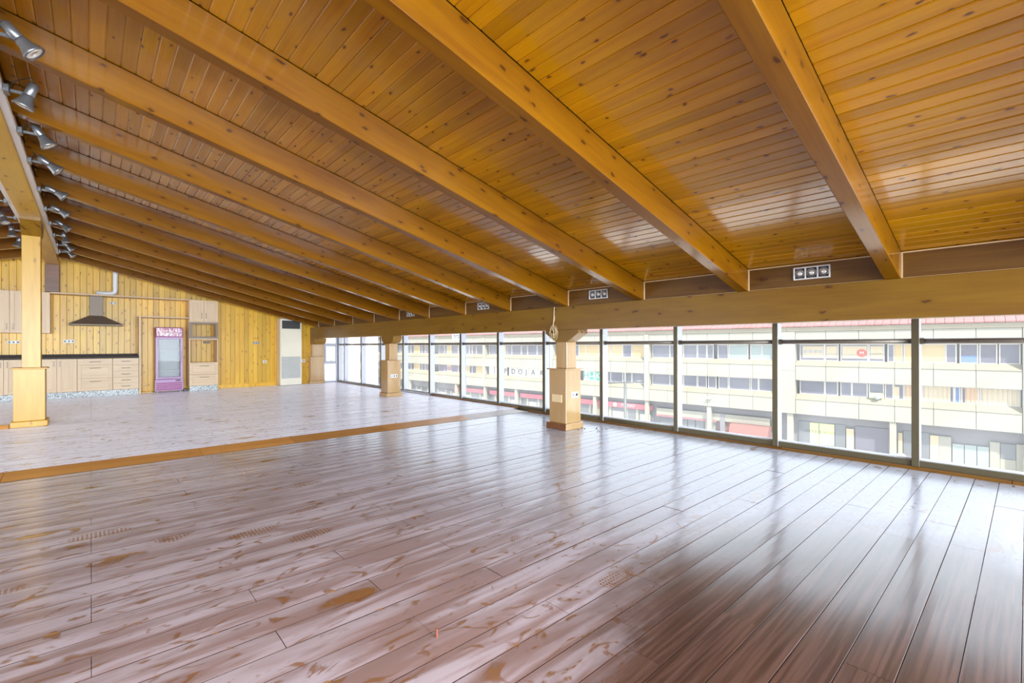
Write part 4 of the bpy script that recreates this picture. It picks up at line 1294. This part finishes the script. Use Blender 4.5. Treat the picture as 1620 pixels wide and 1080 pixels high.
# big letters in the lower windows further left
for ch, y_, m_ in (('D', 44.1, M['ink']), ('O', 42.8, M['ink']), ('J', 41.7, M['ink']), ('A', 40.5, M['ink']), ('K', 39.0, M['ink']), ('K', 46.9, M['ink']), ('P', 45.6, M['ink'])):
    text(ch, 1.0, m_, ob, (WX-.01, y_, (Lw[0]+Lw[1])/2), RT, ex=.01)
text('H', 1.1, M['green'], ob, (WX-.01, 32.1, (Lw[0]+Lw[1])/2), RT, ex=.01)
part('sign_panel', bx(WX-.02, WX+.02, 31.72, 30.88, Lw[0]+.06, Lw[1]-.06), M['signwhite'], ob)
part('sign_emblem', MB().cyl((WX-.035, 31.3, -2.15), (WX-.021, 31.3, -2.15), .25, n=20), M['green'], ob)
part('sign_emblem', cb(WX-.035, WX-.021, 31.0, 31.6, -2.85, -2.5), M['green'], ob)
text('K', 1.1, M['signwhite'], ob, (WX+.015, 30.41, (Lw[0]+Lw[1])/2), RT, ex=.012)
text('Evolki', 1.15, M['purple'], ob, (WX-.01, 58.0, (Lw[0]+Lw[1])/2+.05), RT, ex=.01)
# small camera on the spandrel
part('wall_camera', cb(-.25, -.01, 17.2, 17.6, -3.98, -3.78), M['inkgrey'], ob)

# ground floor arcade
part('arcade_fascia', bx(0.93, .999, -17, 84, -5.35, Z['low']), M['arcade'], ob)
k = 0
for yc in [-17.1, -10.2, -3.4, 3.67, 10.6, 17.53, 24.1, 30.7, 37.0, 43.3, 49.5, 56, 62.3, 68.6, 75]:
    wd = .37 if yc != 10.6 else .42
    part('arcade_column', cb(0.10, 0.50, yc-wd/2-.02, yc+wd/2+.02, -8.6, Z['low']-.002, c=.03), M['concrete'], ob)
SX = 0.93
def shop(name, y0, y1, z0, z1, mat, d=0.06): return part(name, cb(SX-d, SX-.001 if z1 <= -5.35 else .925, min(y0, y1), max(y0, y1), z0, z1, c=.01), mat, ob)
shop('shop_glass', 10.1, 9.28, -8.6, -5.36, M['shopglass'])
shop('sign_panel', 9.26, 8.62, -7.5, -5.43, M['lime'])
shop('sign_panel', 8.56, 7.52, -7.2, -5.43, M['lime'])
shop('sign_panel', 8.2, 7.52, -7.7, -7.28, M['lime'])
text('VID DE BURGOS', .33, M['ink'], ob, (SX-.068, 8.55, -6.18), RT, ex=.003, xs=.95)
shop('shop_glass', 7.45, 6.75, -8.6, -5.36, M['shopglass'])
shop('shop_pier', 6.69, 6.18, -8.6, -5.62, M['poster'], .12)
shop('shop_glass', 6.1, 3.95, -8.6, -5.36, M['darkglass'])
shop('shop_pier', 3.41, 3.15, -8.6, -5.55, M['poster'], .12)
shop('shop_glass', 3.1, 1.6, -8.6, -5.36, M['shopglass'])
shop('shop_pier', 1.57, 1.08, -8.6, -5.50, M['poster'], .10)
shop('shop_pier', 1.07, .42, -8.6, -5.50, M['concrete'], .09)
for a, b in ((.36, -.24), (-.28, -.88), (-.92, -1.5)): shop('shop_glass', a, b, -8.6, -5.95, M['tealglass'])
shop('shop_pier', -1.54, -2.03, -8.6, -5.55, M['concrete'], .09)
shop('shop_glass', -2.05, -2.78, -6.65, -5.6, M['shopglass'])
shop('shop_pier', -2.04, -2.79, -8.6, -6.66, M['concrete'], .09)
shop('shop_pier', -2.8, -16, -8.6, -5.55, M['concrete'], .09)
# white fascia with awning
shop('shop_fascia', 23.2, 12.3, -6.1, -5.40, M['concrete'], .35)
part('awning', MB().prism([(-6.12, -.1), (-6.12, .9), (-7.75, -.9), (-7.8, -.85)][:3] + [(-7.8, -.9)], 1, 12.2, 15.5), M['awning'], ob)
shop('shop_wall', 16.9, 12.3, -8.6, -6.15, M['awning'])
shop('shop_pier', 16.65, 16.2, -8.6, -5.36, M['arcade'], .38)
part('awning_valance', bx(.55, .6, 17.0, 23.2, -6.25, -6.13), M['shopred'], ob)
for a, b in ((20.9, 20.0), (19.9, 19.2), (19.1, 18.3), (22.9, 21.1)): shop('shop_glass', a, b, -8.6, -6.2, M['shopglass'])
shop('shop_door', 18.2, 17.2, -8.6, -6.2, M['concrete'])
# red banded shopfronts
for a, b in ((23.75, 29.6), (29.9, 36.6), (37.3, 43), (43.5, 49), (49.9, 57)):
    shop('shop_fascia', a, b, -5.80, -5.22, M['shopred'], .30)
text('FREMAP', .50, M['signwhite'], ob, (SX-.32, 26.6, -5.50), RT, ex=.01)
part('sign_emblem', MB().cyl((SX-.33, 28.25, -5.50), (SX-.301, 28.25, -5.50), .24, n=20).cyl((SX-.335, 28.25, -5.5), (SX-.33, 28.25, -5.5), .1, n=12), M['signwhite'], ob)
y_ = 23.9
i = 0
while y_ < 84:
    wd = (1.5, .9, 1.7, 1.1, .8)[i % 5]
    shop('shop_glass', y_, y_+wd, -8.6, -5.85, M['shopglass'])
    if i % 2 == 0: shop('shop_poster', y_+.15, y_+wd-.15, -7.6, -6.3, M['signwhite'], .08)
    shop('shop_pier', y_+wd+.02, y_+wd+.38, -8.6, -5.83, M['concrete'], .10)
    y_ += wd+.42; i += 1

# street lamp
lp = thing('street_lamp', 'grey double-armed street lamp in front of the white building', 'street lamp', (23.8, 16.23, -8.6))
part('pole', MB().cyl((23.8, 16.23, -8.6), (23.8, 16.23, -0.95), .13, .075, 12), M['lampgrey'], lp, True)
part('spike', MB().cyl((23.8, 16.23, -0.951), (23.8, 16.23, -0.38), .04, .03, 8), M['concrete'], lp)
dv = Vector((0.74, -0.67, 0))
c0 = Vector((23.8, 16.23, -1.0))
for s_ in (-1, 1):
    part('arm', MB().tube([c0, c0+dv*s_*.35+Vector((0, 0, -.01)), c0+dv*s_*.65+Vector((0, 0, .02*s_))], .045, 8), M['lampgrey'], lp, True)
    q = c0+dv*s_*.62
    part('lamp_head', MB().revolve(q+Vector((0, 0, .03)), dv*s_ + Vector((0, 0, .12*s_)), [(0, .04), (.06, .085), (.25, .10), (.4, .06), (.43, .01)], 12), M['lampgrey'], lp, True)
# white domes
def dome(label, x, y_, ztop):
    t = thing('street_light_globe', label, 'lamp', (x, y_, -8.6), 'white street globes')
    part('post', MB().cyl((x, y_, -8.6), (x, y_, ztop-.30), .06, n=10), M['lampgrey'], t)
    part('globe', MB().revolve((x, y_, ztop-.30), (0, 0, 1), [(0, .12), (.02, .33), (.10, .31), (.2, .22), (.28, .1), (.30, .01)], 16), M['signwhite'], t, True)
dome('white domed street lamp before the brick red awning', 39.0, 14.2, -6.35)
dome('white domed street lamp before the shop at the right', 41.0, 5.85, -6.15)

# pale building closing the street on the left
nb = thing('apartment_block', 'pale apartment block closing the street beyond the far windows', 'building', (22, 78, -8.6))
part('wall', bx(4, 36.2, 74, 86, -8.6, 3.6), M['signwhite'], nb)
part('roof', MB().prism([(73.3, 3.62), (87, 3.62), (80, 6.5)], 0, 3.5, 36.7), M['tile'], nb)
for zz in (-6.9, -4.2, -1.5, 1.2):
    for xx in range(6, 35, 3):
        o = part('window', MB().ring(xx, xx+1.3, zz, zz+1.5, .1, 73.93, 73.999), M['concrete'], nb)
        part('pane', bx(xx+.1, xx+1.2, 73.96, 73.995, zz+.1, zz+1.4), M['greypanel'], o)
